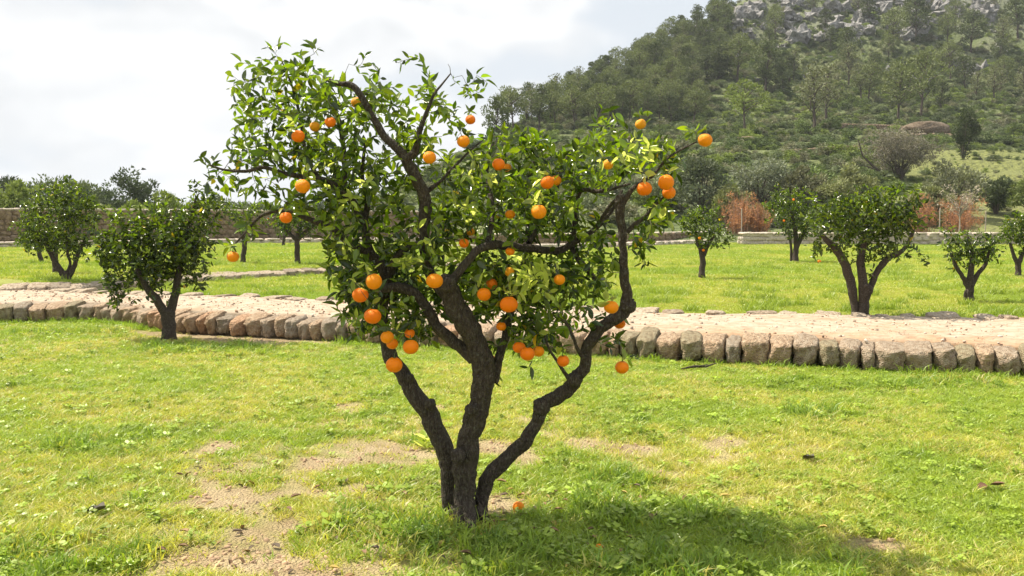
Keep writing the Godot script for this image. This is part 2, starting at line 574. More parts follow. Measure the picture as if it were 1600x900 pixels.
# ------------------------------------------------------------------ stone walls
var blocks := []
func stone_walls() -> void:
	for k in 12: blocks.append(rounded_block(100 + k, [2.9, 3.6, 2.6, 4.2][k % 4], 0.26, 6, 0.36))
	var w := thing("stone_wall", "low retaining wall of big rounded tan blocks along the near side of the dirt path", "stone wall")
	lay_stones(w, front_edge, [0.15, 0.28], [0.30, 0.36], [0.34, 0.42], 0.15, 0.0, 0.035, -0.02)
	w = thing("stone_edging", "row of flat pale stones sunk along the far side of the dirt path", "stone edging")
	lay_stones(w, back_edge, [0.14, 0.36], [0.12, 0.18], [0.2, 0.34], -0.05, 0.25, 0.55, 0.0, [5, 5, 5, 0])
	w = thing("stone_kerb", "short grey kerb of rough stones between the two lawns on the left", "stone kerb")
	lay_stones(w, second_line, [0.22, 0.5], [0.27, 0.36], [0.28, 0.36], 0.1, 0.24, 0.03, 0.0, [5, 5, 2, 5])
	long_wall("garden_wall", "tall brown rubble garden wall behind the orange trees on the left", [G(-160, 387, 0.38), G(120, 383, 0.38), G(400, 379, 0.38), G(700, 376, 0.38)], 1.62, 0.45, 7, M.wall_stone)
	long_wall("far_kerb", "long pale low kerb at the foot of the tall garden wall", [G(-160, 390, 0.38), G(120, 386, 0.38), G(400, 381, 0.38), G(700, 378, 0.38)], 0.2, 0.5, 1, M.pale_wall)
	long_wall("low_brown_wall", "low brown rubble wall seen behind the right side of the big tree", [G(700, 383, 0.25), G(880, 383, 0.25), G(1096, 377, 0.25)], 0.55, 0.4, 3, M.wall_stone)
	long_wall("pale_kerb", "pale kerb running in front of the low brown wall", [G(700, 391, 0.25), G(900, 388, 0.25), G(1096, 381, 0.25)], 0.16, 0.35, 1, M.pale_wall)
	long_wall("bench_wall", "long low pale stone wall with a flat top on the right, before the rusty shrubs", [G(1160, 382, 0.25), G(1400, 382, 0.25), G(1700, 382, 0.25)], 0.58, 0.7, 3, M.pale_wall)

func lay_stones(w: Node3D, line: Array, wr: Array, hr: Array, dr: Array, inset: float, base: float, gap: float, sink: float, pick := [0, 1, 2, 3, 4, 0, 1, 1]) -> void:
	var k := 0
	var at: Vector3 = line[0]
	var left := 0.0
	var count := 0
	while k < line.size() - 1 and count < 298:
		var wd := rr(wr[0], wr[1])
		if rr(0, 1) < 0.25: wd *= 0.8
		var need := wd * 0.5
		var mid := at
		for half in 2:
			var go := need + (rr(0, gap) * 0.6 if half == 1 else 0.0)
			while k < line.size() - 1:
				var e: Vector3 = line[k + 1]
				var l := at.distance_to(e)
				if l > go:
					at = at.move_toward(e, go)
					break
				go -= l
				at = e
				k += 1
			if half == 0: mid = at
		if k >= line.size() - 1: break
		var dir: Vector3 = (line[mini(k + 1, line.size() - 1)] - line[maxi(k - 1, 0)]).normalized()
		dir.y = 0
		var inward := Vector3.UP.cross(dir).normalized()
		if inward.z > 0: inward = -inward
		if mid.x / maxf(0.1, -mid.z) < -0.75 or mid.x / maxf(0.1, -mid.z) > 0.8: continue
		var ht := rr(hr[0], hr[1])
		var dp := rr(dr[0], dr[1])
		var bs := Basis(Vector3.UP, atan2(-dir.z, dir.x) + rr(-0.14, 0.14)) * Basis(Vector3.FORWARD, rr(-0.09, 0.09)) * Basis(Vector3.RIGHT, rr(-0.12, 0.1))
		var pos := mid + inward * (inset + rr(-0.025, 0.025))
		pos.y = base + ht * 0.5 + sink - (0.0 if base < 0.1 else ht * 0.45)
		part(w, "stone", blocks[rng.randi() % blocks.size()], M.stones[pick[rng.randi() % pick.size()]], Transform3D(bs * Basis.from_scale(Vector3(wd * 1.1, ht * 1.05, dp * 1.1)), pos))
		count += 1

func long_wall(called: String, label: String, pts: Array, height: float, thick: float, courses: int, m: Material) -> void:
	var w := thing(called, label, "kerb" if "kerb" in called else "stone wall")
	var body := MB.new()
	var stones := MB.new()
	var cap := MB.new()
	var line: Array = spline(pts, pts.map(func(_p): return 0.0), 8)[0]
	# solid core
	for k in line.size():
		var p: Vector3 = line[k]
		var dir: Vector3 = (line[mini(k + 1, line.size() - 1)] - line[maxi(k - 1, 0)]).normalized()
		var nrm := Vector3.UP.cross(dir).normalized()
		for o in [[-1, -0.2], [-1, height - 0.05], [1, height - 0.05], [1, -0.2]]:
			body.v.append(p + nrm * (o[0] * (thick * 0.5 - 0.04)) + Vector3.UP * o[1])
	for k in line.size() - 1:
		for s in 4:
			body.quad(k * 4 + s, k * 4 + (s + 1) % 4, (k + 1) * 4 + (s + 1) % 4, (k + 1) * 4 + s)
	var e := (line.size() - 1) * 4
	body.quad(0, 3, 2, 1); body.quad(e, e + 1, e + 2, e + 3)
	part(w, "core", body.done(), m)
	# facing stones in courses
	var total := 0.0
	for k in line.size() - 1: total += line[k].distance_to(line[k + 1])
	for c in courses + 1:
		var is_cap: bool = c == courses
		var s := -rr(0, 0.2)
		while s < total:
			var wd := rr(0.22, 0.5) if not is_cap else rr(0.4, 0.8)
			var f := clampf((s + wd * 0.5) / total, 0, 1) * (line.size() - 1)
			var i := mini(int(f), line.size() - 2)
			var p: Vector3 = line[i].lerp(line[i + 1], f - i)
			var dir: Vector3 = (line[i + 1] - line[i]).normalized()
			var nrm := Vector3.UP.cross(dir).normalized()
			var hh := height / courses
			for side in [-1, 1]:
				if is_cap and side == 1: continue
				var ctr: Vector3 = p + nrm * side * (thick * 0.5 - 0.08) + Vector3.UP * hh * (c + 0.5)
				var sz := Vector3(wd * 0.94, hh * rr(0.88, 1.0), 0.2)
				if is_cap:
					ctr = p + Vector3.UP * (height + 0.01); sz = Vector3(wd * 0.97, 0.1 * rr(0.8, 1.2), thick * 1.06)
				add_block(cap if is_cap else stones, Transform3D(Basis(dir, Vector3.UP, dir.cross(Vector3.UP)) * Basis(Vector3.UP, rr(-0.09, 0.09)) * Basis(Vector3.BACK, rr(-0.1, 0.1) if not is_cap else rr(-0.02, 0.02)), ctr + Vector3.UP * (rr(-0.04, 0.04) if not is_cap else 0.0)), sz * (rr(0.8, 1.15) if not is_cap else 1.0))
			s += wd
	part(w, "facing_stones", stones.done(), m).set_meta("kind", "stuff")
	part(w, "cap_stones", cap.done(), M.pale_wall).set_meta("kind", "stuff")

func add_block(b: MB, xf: Transform3D, sz: Vector3) -> void:      # an uneven, chamfered block of 20-odd faces
	var s := b.v.size()
	for y in [-0.5, -0.32, 0.32, 0.5]:
		var k := 0.82 if absf(y) > 0.4 else 1.0
		for q in [[-1, -1], [0, -1.12], [1, -1], [1, 1], [0, 1.12], [-1, 1]]:
			b.v.append(xf * (Vector3(q[0] * 0.5 * k, y, q[1] * 0.5 * k) * sz + Vector3(rr(-1, 1), rr(-1, 1), rr(-1, 1)) * 0.012))
	for r in 3:
		for q in 6:
			b.quad(s + r * 6 + q, s + r * 6 + (q + 1) % 6, s + (r + 1) * 6 + (q + 1) % 6, s + (r + 1) * 6 + q)
	for q in range(1, 5):
		b.tri(s + 18, s + 18 + q, s + 18 + q + 1)
		b.tri(s, s + q + 1, s + q)

# ------------------------------------------------------------------ orange trees
var leaf_shapes := []
func make_leaf(curl: float, fold: float, wide: float) -> ArrayMesh:       # unit length along -Z, face up
	var b := MB.new()
	var prof := [[0.0, 0.012], [0.10, 0.02], [0.16, 0.11], [0.34, 0.215], [0.55, 0.235], [0.75, 0.17], [0.90, 0.08], [1.0, 0.005]]
	for k in prof.size():
		var t: float = prof[k][0]
		var w: float = prof[k][1] * wide
		var y := -curl * t * t + 0.02 * sin(t * 9.0)
		b.v.append(Vector3(-w, y + w * fold, -t))
		b.v.append(Vector3(0, y, -t))
		b.v.append(Vector3(w, y + w * fold, -t))
	for k in prof.size() - 1:
		for s in 2:
			var a := k * 3 + s
			b.quad(a, a + 3, a + 4, a + 1)
	return b.done()

func tone_pick(young: float) -> int:
	var u := rr(0, 1)
	if u < young * 0.55: return 3
	if u < young * 0.80: return 4
	if u < young: return 2
	u = rr(0, 1)
	return 0 if u < 0.34 else 1 if u < 0.72 else 2 if u < 0.97 else 5 if u > 0.992 else 3

func leaf_xf(pos: Vector3, dir: Vector3, len_: float) -> Transform3D:
	var z := -dir.normalized()
	var up := (Vector3.UP * 0.75 + rdir())
	var x := up.cross(z).normalized()
	return Transform3D(Basis(x, z.cross(x), z) * Basis.from_scale(Vector3.ONE * len_), pos)

func grow_twigs(b: MB, nodes: Array, nrad: Array, targets: Array, base_r: float, sides: int) -> Array:   # every target gets a twig from the nearest wood; returns the twigs
	var twigs := []
	var order := []
	for t in targets:
		var best := 1e9
		for k in range(0, nodes.size(), 2):
			best = minf(best, nodes[k].distance_squared_to(t))
		order.append([best, t])
	order.sort_custom(func(p, q): return p[0] < q[0])
	for o in order:
		var t: Vector3 = o[1]
		var best := 1e9
		var bi := 0
		for k in nodes.size():
			var dd: float = nodes[k].distance_squared_to(t)
			if nodes[k].y > t.y + 0.05: dd *= 1.6
			if dd < best:
				best = dd; bi = k
		var s: Vector3 = nodes[bi]
		var l := s.distance_to(t)
		if l < 0.02: continue
		var mid := s.lerp(t, 0.5) + rdir() * l * 0.16 + Vector3.UP * l * 0.06
		var steps := clampi(int(l / 0.035), 2, 9)
		var pts := []
		var rad := []
		var r0 := minf(nrad[bi] * 0.75, base_r * (0.55 + l * 2.6))
		for k in steps + 1:
			var u := float(k) / steps
			var p := s.lerp(mid, u).lerp(mid.lerp(t, u), u)
			if k > 0 and k < steps: p += rdir() * minf(0.008, l * 0.04)
			pts.append(p)
			rad.append(lerpf(r0, base_r * 0.4, u))
			if k > 0:
				nodes.append(p); nrad.append(lerpf(r0, base_r * 0.4, u))
		tube(b, pts, rad, sides)
		twigs.append(pts)
	return twigs

func in_blob(e: Array, d: float) -> Vector3:     # [px, py, rx, ry, depth offset, depth radius]
	var s := rdir() * pow(rr(0.05, 1), 0.42)
	return P(e[0] + s.x * e[2], e[1] + s.y * e[3], d + e[4] + s.z * e[5])

func orange_mesh(dent: float) -> ArrayMesh:
	var b := MB.new()
	var n := 22
	var m := 14
	for j in m + 1:
		var th := PI * j / m
		for k in n:
			var ph := TAU * k / n
			var r := 1.0 + 0.02 * sin(ph * 3.0 + dent) * sin(th)
			var p := Vector3(sin(th) * cos(ph), cos(th) * 0.955, sin(th) * sin(ph)) * r
			p.y -= 0.09 * exp(-pow(th / 0.25, 2.0)) * dent
			p.y += 0.05 * exp(-pow((PI - th) / 0.2, 2.0))
			b.v.append(p)
	for j in m:
		for k in n:
			var a := j * n + k
			var c := j * n + (k + 1) % n
			b.quad(a, c, c + n, a + n)
	return b.done()

func calyx_mesh() -> ArrayMesh:
	var b := MB.new()
	b.v.append(Vector3(0, 1.0, 0))
	for k in 10:
		var a := TAU * k / 10
		var r := 0.30 if k % 2 == 0 else 0.13
		b.v.append(Vector3(cos(a) * r, 0.94 - r * 0.25 + 0.03, sin(a) * r))
	for k in 10: b.tri(0, 1 + (k + 1) % 10, 1 + k)
	tube(b, [Vector3(0, 0.9, 0), Vector3(0.03, 1.15, 0), Vector3(0.02, 1.5, 0.04)], [0.09, 0.06, 0.05], 6)
	return b.done()

var fruit_shapes := []
var calyx_shape: ArrayMesh
func add_orange(tree: Node3D, pos: Vector3, r: float, yellow := false) -> void:
	r *= rr(0.87, 1.04)
	var o := part(tree, "orange", fruit_shapes[rng.randi() % 3], M.orange_yellow if yellow else M.oranges[rng.randi() % 3], Transform3D(Basis(Vector3.UP, rr(0, TAU)) * Basis(Vector3.RIGHT, rr(-0.4, 0.4)) * Basis.from_scale(Vector3(1, rr(0.9, 1.02), rr(0.96, 1.02)) * r), pos))
	if yellow: o.set_meta("label", "paler yellow orange")
	part(o, "calyx", calyx_shape, M.calyx)

func wood(tree: Node3D, called: String, spec: Array, d: float, at: Vector3, sides: int, rough: float, m: Material, nodes: Array, nrad: Array) -> void:   # spec: [px, py, depth offset, radius px]
	var pts := []
	var rad := []
	for s in spec:
		pts.append(P(s[0], s[1], d + s[2])); rad.append(s[3] * d / F)
	var sp := spline(pts, rad, 9 if sides > 20 else 6)
	for k in range(1, sp[0].size()):
		var q: Vector3 = sp[0][k]
		sp[0][k] = q + Vector3(nfine.get_noise_3dv(q * 60.0), nfine.get_noise_3dv(q * 60.0 + Vector3(50, 0, 0)), nfine.get_noise_3dv(q * 60.0 + Vector3(0, 50, 0))) * sp[1][k] * 0.3
	for k in range(0, sp[0].size(), 2):
		nodes.append(sp[0][k]); nrad.append(sp[1][k])
	var b := MB.new()
	tube(b, sp[0].map(func(p): return p - at), sp[1], sides, rough)
	part(tree, called, b.done(), m)

func main_tree() -> void:
	for k in 6: leaf_shapes.append(make_leaf([0.12, 0.30, 0.06, 0.42, 0.20, -0.10][k], [0.55, 0.9, 0.4, 0.7, 1.1, 0.5][k], [0.86, 0.74, 1.0, 0.84, 0.66, 0.9][k]))
	for k in 3: fruit_shapes.append(orange_mesh([0.6, 1.0, 0.3][k]))
	calyx_shape = calyx_mesh()
	var at := G(725, 815)
	var d := -at.z
	var t := thing("orange_tree", "big forked orange tree laden with ripe oranges in the middle of the near lawn", "orange tree", at)
	var nodes := []
	var nrad := []
	var W := [
		["trunk", [[726, 835, 0.0, 26.4], [726, 812, 0.0, 21.8], [727, 780, 0.0, 18.7], [727, 740, 0.0, 18.2], [733, 690, -0.01, 17.3], [745, 640, -0.02, 17.7], [755, 600, -0.03, 18.2], [756, 570, -0.03, 18.2], [745, 530, -0.04, 17.3], [722, 495, -0.06, 15.5], [708, 470, -0.08, 14.6], [699, 445, -0.10, 13.2], [703, 432, -0.10, 11.4]]],
		["stem", [[704, 830, 0.10, 11.4], [702, 800, 0.10, 9.9], [700, 740, 0.11, 12.2], [693, 700, 0.12, 15.2], [678, 665, 0.13, 16.7], [655, 628, 0.14, 15.2], [632, 592, 0.15, 14.1], [613, 560, 0.16, 12.9], [600, 520, 0.17, 10.6], [597, 480, 0.15, 9.1], [606, 445, 0.10, 8.7], [598, 420, 0.08, 8.4], [578, 392, 0.08, 7.6], [570, 350, 0.10, 5.7], [574, 316, 0.12, 4.2], [566, 270, 0.14, 3.0], [572, 220, 0.16, 1.9]]],
		["stem", [[738, 825, 0.08, 16.8], [750, 795, 0.08, 12.6], [764, 747, 0.08, 12.2], [790, 720, 0.07, 11.8], [818, 692, 0.06, 12.2], [840, 662, 0.05, 11.8], [849, 636, 0.04, 12.2], [871, 619, 0.03, 11.8], [896, 598, 0.02, 12.2], [912, 574, 0.0, 10.5], [917, 544, -0.02, 10.1], [932, 520, -0.03, 10.1], [952, 502, -0.04, 10.1], [974, 486, -0.05, 9.7], [981, 470, -0.06, 9.2], [976, 440, -0.07, 7.6], [974, 400, -0.08, 6.7], [972, 360, -0.09, 6.3], [969, 335, -0.10, 6.7], [969, 316, -0.10, 7.1]]],
		["branch", [[700, 446, -0.10, 8.2], [715, 428, -0.11, 6.5], [734, 405, -0.10, 6.1], [750, 388, -0.07, 6.1], [780, 383, 0.0, 6.8], [820, 387, 0.08, 6.5], [872, 391, 0.16, 5.8], [900, 377, 0.2, 4.8], [936, 352, 0.24, 4.1], [960, 322, 0.28, 2.7], [972, 298, 0.3, 2.0]]],
		["branch", [[740, 562, -0.02, 10.9], [722, 545, 0.0, 10.1], [705, 530, 0.0, 9.2], [682, 508, 0.0, 8.8], [668, 482, 0.0, 8.4], [650, 459, -0.02, 8.0], [625, 450, -0.02, 8.4], [600, 452, -0.05, 6.7], [588, 457, -0.08, 5.0]]],
		["branch", [[772, 597, 0.0, 7.6], [778, 565, 0.03, 7.6], [789, 528, 0.06, 7.2], [796, 494, 0.1, 6.8], [806, 450, 0.15, 6.0], [820, 405, 0.2, 5.1], [826, 350, 0.25, 4.2], [822, 300, 0.28, 3.4], [835, 250, 0.3, 2.1]]],
		["branch", [[706, 470, -0.0, 10.2], [684, 445, 0.04, 9.3], [668, 420, 0.05, 8.5], [662, 390, 0.04, 8.1], [664, 356, 0.0, 8.5], [664, 318, -0.02, 8.9], [658, 292, -0.04, 8.5], [645, 268, -0.06, 8.5], [631, 243, -0.08, 7.5], [615, 226, -0.08, 6.1], [600, 212, -0.08, 5.5], [581, 180, -0.09, 5.1], [564, 150, -0.10, 5.1], [549, 133, -0.10, 4.7], [530, 131, -0.1, 3.4], [510, 124, -0.1, 2.5]]],
		["branch", [[634, 247, -0.08, 7.2], [648, 236, -0.09, 5.4], [656, 204, -0.1, 4.1], [668, 172, -0.11, 3.1], [678, 148, -0.11, 2.2], [690, 132, -0.12, 1.4], [704, 115, -0.12, 0.8]]],
		["branch", [[666, 300, 0.0, 4.5], [688, 284, -0.01, 2.7], [706, 264, 0.0, 2.1], [735, 235, 0.02, 1.4], [756, 218, 0.02, 0.8]]],
		["branch", [[580, 398, 0.08, 7.7], [560, 388, 0.05, 6.8], [537, 372, 0.02, 6.3], [516, 355, 0.0, 5.4], [482, 342, -0.03, 4.3], [446, 330, -0.05, 3.2], [410, 336, -0.07, 2.7], [385, 362, -0.08, 1.8], [368, 380, -0.09, 1.4]]],
		["branch", [[571, 352, 0.1, 6.3], [552, 318, 0.06, 5.9], [536, 298, 0.03, 5.4], [518, 287, 0.0, 5.0], [500, 280, -0.02, 4.5], [472, 276, -0.04, 3.8], [440, 270, -0.06, 3.2], [412, 262, -0.08, 2.9], [384, 268, -0.1, 2.5], [350, 265, -0.1, 1.7], [328, 258, -0.1, 1.4]]],
		["branch", [[980, 362, -0.08, 4.0], [992, 350, -0.1, 3.6], [1004, 342, -0.12, 3.2], [1020, 325, -0.14, 2.4], [1036, 308, -0.14, 1.6]]],
		["branch", [[970, 322, -0.1, 5.6], [977, 312, -0.11, 4.4], [987, 297, -0.12, 3.6], [1001, 286, -0.12, 2.8], [1020, 274, -0.12, 2.4], [1040, 250, -0.13, 2.1], [1060, 236, -0.13, 1.6], [1088, 222, -0.13, 1.1]]],
		["branch", [[896, 378, 0.2, 4.2], [899, 336, 0.16, 3.8], [902, 312, 0.14, 3.4], [911, 297, 0.12, 3.4], [935, 299, 0.06, 3.4], [960, 294, 0.02, 2.5], [985, 287, -0.02, 1.7]]],
		["branch", [[962, 312, -0.02, 2.7], [953, 322, 0.02, 3.1], [941, 340, 0.06, 2.9], [930, 356, 0.1, 2.7]]],
		["branch", [[892, 384, 0.22, 5.1], [903, 404, 0.2, 4.2], [918, 422, 0.2, 4.7], [932, 437, 0.2, 3.4]]],
		["branch", [[896, 598, -0.02, 6.3], [884, 585, -0.05, 3.6], [872, 566, -0.08, 2.5], [858, 545, -0.1, 2.0], [850, 520, -0.1, 1.4]]],
		["branch", [[912, 560, -0.04, 5.4], [901, 542, -0.07, 3.1], [894, 522, -0.1, 2.7], [886, 506, -0.12, 2.2], [872, 492, -0.12, 1.8]]],
		["branch", [[610, 425, 0.08, 7.6], [622, 400, 0.0, 5.1], [640, 385, -0.05, 3.4], [655, 378, -0.08, 2.5]]],
		["branch", [[500, 282, 0.02, 4.0], [478, 240, 0.12, 3.6], [470, 190, 0.2, 2.9], [458, 140, 0.22, 2.1], [440, 95, 0.2, 1.0]]],
		["branch", [[540, 310, 0.06, 4.5], [538, 250, 0.16, 4.1], [530, 190, 0.22, 3.8], [505, 140, 0.25, 2.2]]],
		["branch", [[826, 380, 0.1, 4.8], [860, 320, 0.3, 4.0], [880, 260, 0.36, 3.2], [905, 215, 0.4, 2.0]]],
		["branch", [[760, 385, -0.02, 4.5], [770, 330, 0.1, 4.1], [760, 270, 0.2, 3.8], [770, 225, 0.26, 2.2]]],
	]
	for w in W:
		var thick: float = w[1][1][3]
		wood(t, w[0], w[1], d, at, 24 if thick > 11 else 12 if thick > 5 else 7, 0.42 if thick > 11 else 0.28, M.bark, nodes, nrad)
	for e in [[700, 4, 0.02, 672], [758, 6, -0.02, 790], [735, 10, -0.14, 742], [718, 8, -0.10, 700], [744, 2, 0.12, 760]]:       # root flare
		wood(t, "root", [[lerpf(727, e[0], 0.4), 790, e[2] * 0.4, 12], [e[0], 812 + e[1] * 0.3, e[2] * 0.8, 10], [lerpf(e[0], e[3], 0.6), 822 + e[1], e[2] * 1.3, 6.5], [e[3], 832 + e[1], e[2] * 1.8, 3]], d, at, 10, 0.3, M.bark, [], [])
	# pruned stub and burls
	for s in [[969, 313, -0.1, 9, 0.0], [896, 593, -0.03, 10, 0.5], [846, 634, 0.03, 13, 0.2], [735, 640, -0.08, 8, 0.1], [716, 712, -0.07, 11, 0.6], [700, 444, -0.13, 12, 0.3], [980, 478, -0.05, 12, 0.9], [640, 590, 0.1, 7, 0.4], [672, 632, 0.08, 9, 0.3]]:
		part(t, "knot", rounded_block(300 + int(s[0]), 2.4, 0.3, 4), M.bark, Transform3D(Basis.from_scale(Vector3.ONE * s[3] * 2.1 * d / F), P(s[0], s[1], d + s[2]) - at))
	for s in [[969, 308, -0.102, 6.5], [697, 434, -0.115, 6], [590, 455, -0.105, 4.5]]:
		part(t, "cut_end", rounded_block(int(s[0]), 3.0, 0.1, 3), M.cut_wood, Transform3D(Basis(Vector3.FORWARD, 0.2) * Basis.from_scale(Vector3(s[3] * 2.0, s[3] * 0.9, s[3] * 2.0) * d / F), P(s[0], s[1], d + s[2]) - at))
	# fruit: px, py, radius px, depth offset, yellow
	var fruit := [[1102, 219, 11.5, -0.16], [1041, 285, 12.5, -0.22], [1045, 301, 11.5, -0.16], [1007, 295, 12.5, -0.22], [1001, 194, 9.5, -0.05, 1], [950, 257, 8, -0.1, 1], [855, 285, 10.5, -0.15], [868, 282, 9, 0.0], [842, 331, 11.5, -0.25], [779, 257, 10.5, -0.12], [792, 262, 7.5, 0.1], [735, 187, 8.5, -0.1], [724, 221, 9.5, -0.18], [671, 246, 9.5, -0.2], [557, 160, 9.5, 0.05, 1], [516, 191, 9.5, -0.15], [492, 198, 9, -0.1, 1], [466, 213, 9.5, -0.25], [473, 291, 11.5, -0.28], [447, 340, 10, -0.25], [364, 401, 9, -0.15],
		[584, 440, 13.5, -0.35], [563, 461, 12.5, -0.32], [582, 494, 13, -0.35], [605, 527, 11.5, -0.25], [613, 537, 9.5, -0.15], [640, 521, 9, -0.15], [642, 542, 12, -0.28], [616, 570, 12, -0.28], [679, 439, 12.5, -0.3], [756, 460, 11.5, -0.22], [768, 444, 9.5, -0.05], [795, 476, 13, -0.28], [796, 425, 8, -0.1, 1], [874, 437, 10, -0.2], [955, 480, 11, -0.2], [968, 505, 10, 0.08], [972, 574, 10.5, -0.15], [880, 564, 10.5, -0.2], [841, 549, 9, -0.12], [824, 553, 11.5, -0.24], [811, 543, 10, -0.16], [767, 562, 9.5, 0.12], [725, 380, 8.5, -0.1], [797, 393, 8, -0.08], [783, 510, 9, -0.05], [797, 335, 8.5, 0.0], [735, 362, 7, 0.05, 1]]
	var fpos := []
	var targets := []
	for f in fruit:
		var p := P(f[0], f[1], d + f[3])
		fpos.append(p)
		targets.append(p + Vector3(rr(-0.01, 0.01), f[2] * d / F * 1.35, rr(0.0, 0.02)))
		add_orange(t, p - at, f[2] * d / F, f.size() > 4)
	# crown: [px, py, rx, ry, depth offset, depth radius, share of twigs, share of young leaves]
	var C := [
		[450, 205, 85, 75, 0.1, 0.42, 0.6, 0.45], [400, 240, 50, 42, 0.05, 0.32, 0.8, 0.2], [475, 140, 75, 42, 0.12, 0.36, 0.62, 0.55], [425, 105, 45, 22, 0.1, 0.2, 0.7, 0.35], [390, 165, 28, 60, 0.1, 0.25, 0.7, 0.35], [540, 185, 60, 70, 0.16, 0.4, 0.58, 0.45], [500, 255, 80, 48, 0.12, 0.42, 0.66, 0.35], [405, 290, 60, 22, 0.0, 0.25, 0.5, 0.2], [340, 262, 28, 14, -0.08, 0.1, 0.45, 0.2], [445, 320, 50, 28, 0.0, 0.3, 0.6, 0.3],
		[385, 365, 24, 22, -0.05, 0.14, 0.5, 0.2], [560, 300, 75, 52, 0.1, 0.45, 1.0, 0.35], [535, 362, 45, 45, 0.05, 0.36, 0.9, 0.3], [620, 245, 60, 55, 0.15, 0.4, 0.7, 0.45], [595, 165, 50, 45, 0.16, 0.32, 0.6, 0.4], [645, 150, 45, 50, 0.05, 0.26, 0.42, 0.8], [680, 205, 40, 55, 0.02, 0.28, 0.42, 0.85], [575, 110, 20, 20, 0.12, 0.15, 0.5, 0.2], [740, 135, 20, 22, 0.0, 0.12, 0.35, 0.4], [720, 180, 30, 22, 0.0, 0.2, 0.4, 0.4],
		[550, 430, 38, 48, 0.0, 0.32, 0.9, 0.2], [562, 495, 30, 42, -0.05, 0.26, 0.8, 0.15], [620, 500, 50, 52, 0.05, 0.3, 0.8, 0.15], [640, 420, 48, 45, 0.12, 0.32, 0.8, 0.3], [610, 360, 45, 45, 0.15, 0.35, 0.9, 0.35],
		[705, 330, 60, 55, 0.15, 0.42, 0.8, 0.45], [745, 275, 70, 45, 0.15, 0.42, 0.8, 0.45], [800, 225, 60, 28, 0.2, 0.35, 0.8, 0.5], [720, 390, 55, 40, 0.15, 0.35, 0.8, 0.3], [785, 340, 75, 52, 0.2, 0.45, 0.85, 0.45], [840, 290, 75, 55, 0.2, 0.45, 0.85, 0.5], [860, 232, 60, 28, 0.22, 0.34, 0.8, 0.5], [765, 440, 70, 42, 0.1, 0.36, 0.85, 0.2], [840, 430, 60, 45, 0.12, 0.36, 0.95, 0.2], [825, 500, 45, 42, 0.02, 0.3, 0.9, 0.1], [735, 480, 40, 40, 0.1, 0.26, 0.5, 0.2], [800, 540, 38, 20, -0.05, 0.2, 0.6, 0.15],
		[935, 260, 65, 48, 0.15, 0.42, 0.9, 0.45], [945, 205, 32, 28, 0.15, 0.24, 0.6, 0.6], [1000, 238, 58, 38, 0.02, 0.32, 0.85, 0.35], [1045, 262, 32, 25, -0.04, 0.2, 0.55, 0.3], [1035, 335, 38, 34, -0.04, 0.26, 1.0, 0.1], [1010, 365, 28, 24, -0.05, 0.2, 0.7, 0.15], [925, 370, 42, 40, 0.2, 0.34, 0.7, 0.3], [900, 440, 50, 35, 0.1, 0.3, 0.6, 0.15], [880, 340, 60, 45, 0.2, 0.4, 0.9, 0.35], [945, 430, 25, 40, 0.02, 0.2, 0.4, 0.2], [915, 495, 32, 28, -0.05, 0.2, 0.4, 0.2], [965, 540, 22, 16, -0.1, 0.1, 0.9, 0.1], [1003, 400, 12, 26, -0.1, 0.1, 0.4, 0.2], [700, 470, 30, 30, 0.15, 0.2, 0.4, 0.2], [770, 585, 12, 20, 0.1, 0.1, 0.3, 0.2], [585, 450, 52, 60, 0.2, 0.25, 1.1, 0.25], [640, 490, 60, 55, 0.25, 0.2, 1.1, 0.2], [750, 460, 75, 50, 0.25, 0.25, 1.1, 0.2], [840, 490, 65, 60, 0.2, 0.25, 1.1, 0.2], [820, 440, 80, 40, -0.1, 0.25, 0.8, 0.3], [560, 470, 40, 60, -0.1, 0.2, 0.8, 0.25], [640, 380, 60, 40, -0.1, 0.25, 0.6, 0.4], [900, 420, 55, 45, 0.25, 0.2, 0.7, 0.2], [545, 400, 40, 45, -0.1, 0.2, 0.8, 0.3],
	]
	var youth := []
	for f in fruit: youth.append(0.2)
	for e in C:
		var cnt := int(e[6] * (e[2] * e[3] * 3.14) / 126.0 * (0.7 + e[5]))
		for k in maxi(cnt, 4):
			targets.append(in_blob(e, d)); youth.append(e[7])
	# bare tips that stick out of the crown
	for p in [[420, 75, 0.1], [440, 68, 0.1], [470, 82, 0.1], [487, 70, 0.12], [495, 78, 0.1], [360, 118, 0.1], [372, 100, 0.1], [570, 88, 0.12], [622, 98, 0.05], [640, 92, 0.04], [655, 92, 0.02], [760, 128, 0.0], [745, 118, 0.0], [312, 248, -0.1], [318, 290, -0.1], [335, 280, -0.12], [383, 300, -0.12], [940, 172, 0.15], [965, 180, 0.15], [1000, 180, -0.03], [1075, 205, -0.12], [1010, 415, -0.12], [362, 398, -0.15], [350, 385, -0.1], [826, 575, -0.2], [990, 560, -0.15], [706, 110, -0.12], [712, 130, -0.12], [1087, 205, -0.14]]:
		targets.append(P(p[0], p[1], d + p[2])); youth.append(0.4)
	for p in [[486, 66, 0.1], [496, 72, 0.1], [491, 84, 0.12], [545, 100, 0.12], [700, 100, -0.1], [708, 122, -0.1], [722, 118, -0.1], [728, 130, -0.08], [724, 146, -0.08], [360, 150, 0.1], [366, 130, 0.08], [995, 176, -0.05], [1030, 190, -0.05], [870, 470, -0.15], [880, 486, -0.15], [905, 480, -0.15], [915, 512, -0.12], [860, 505, -0.15], [845, 480, -0.1], [780, 470, -0.12], [770, 500, -0.12], [752, 490, -0.1], [945, 306, 0.0], [925, 318, 0.05], [950, 330, 0.05]]:
		targets.append(P(p[0], p[1], d + p[2])); youth.append(-1.0)
	var young_of := {}
	for k in targets.size(): young_of[targets[k]] = youth[k]
	var limb := nodes.duplicate()
	var limb_r := nrad.duplicate()
	var tb := MB.new()
	var loc := nodes.map(func(p): return p - at)
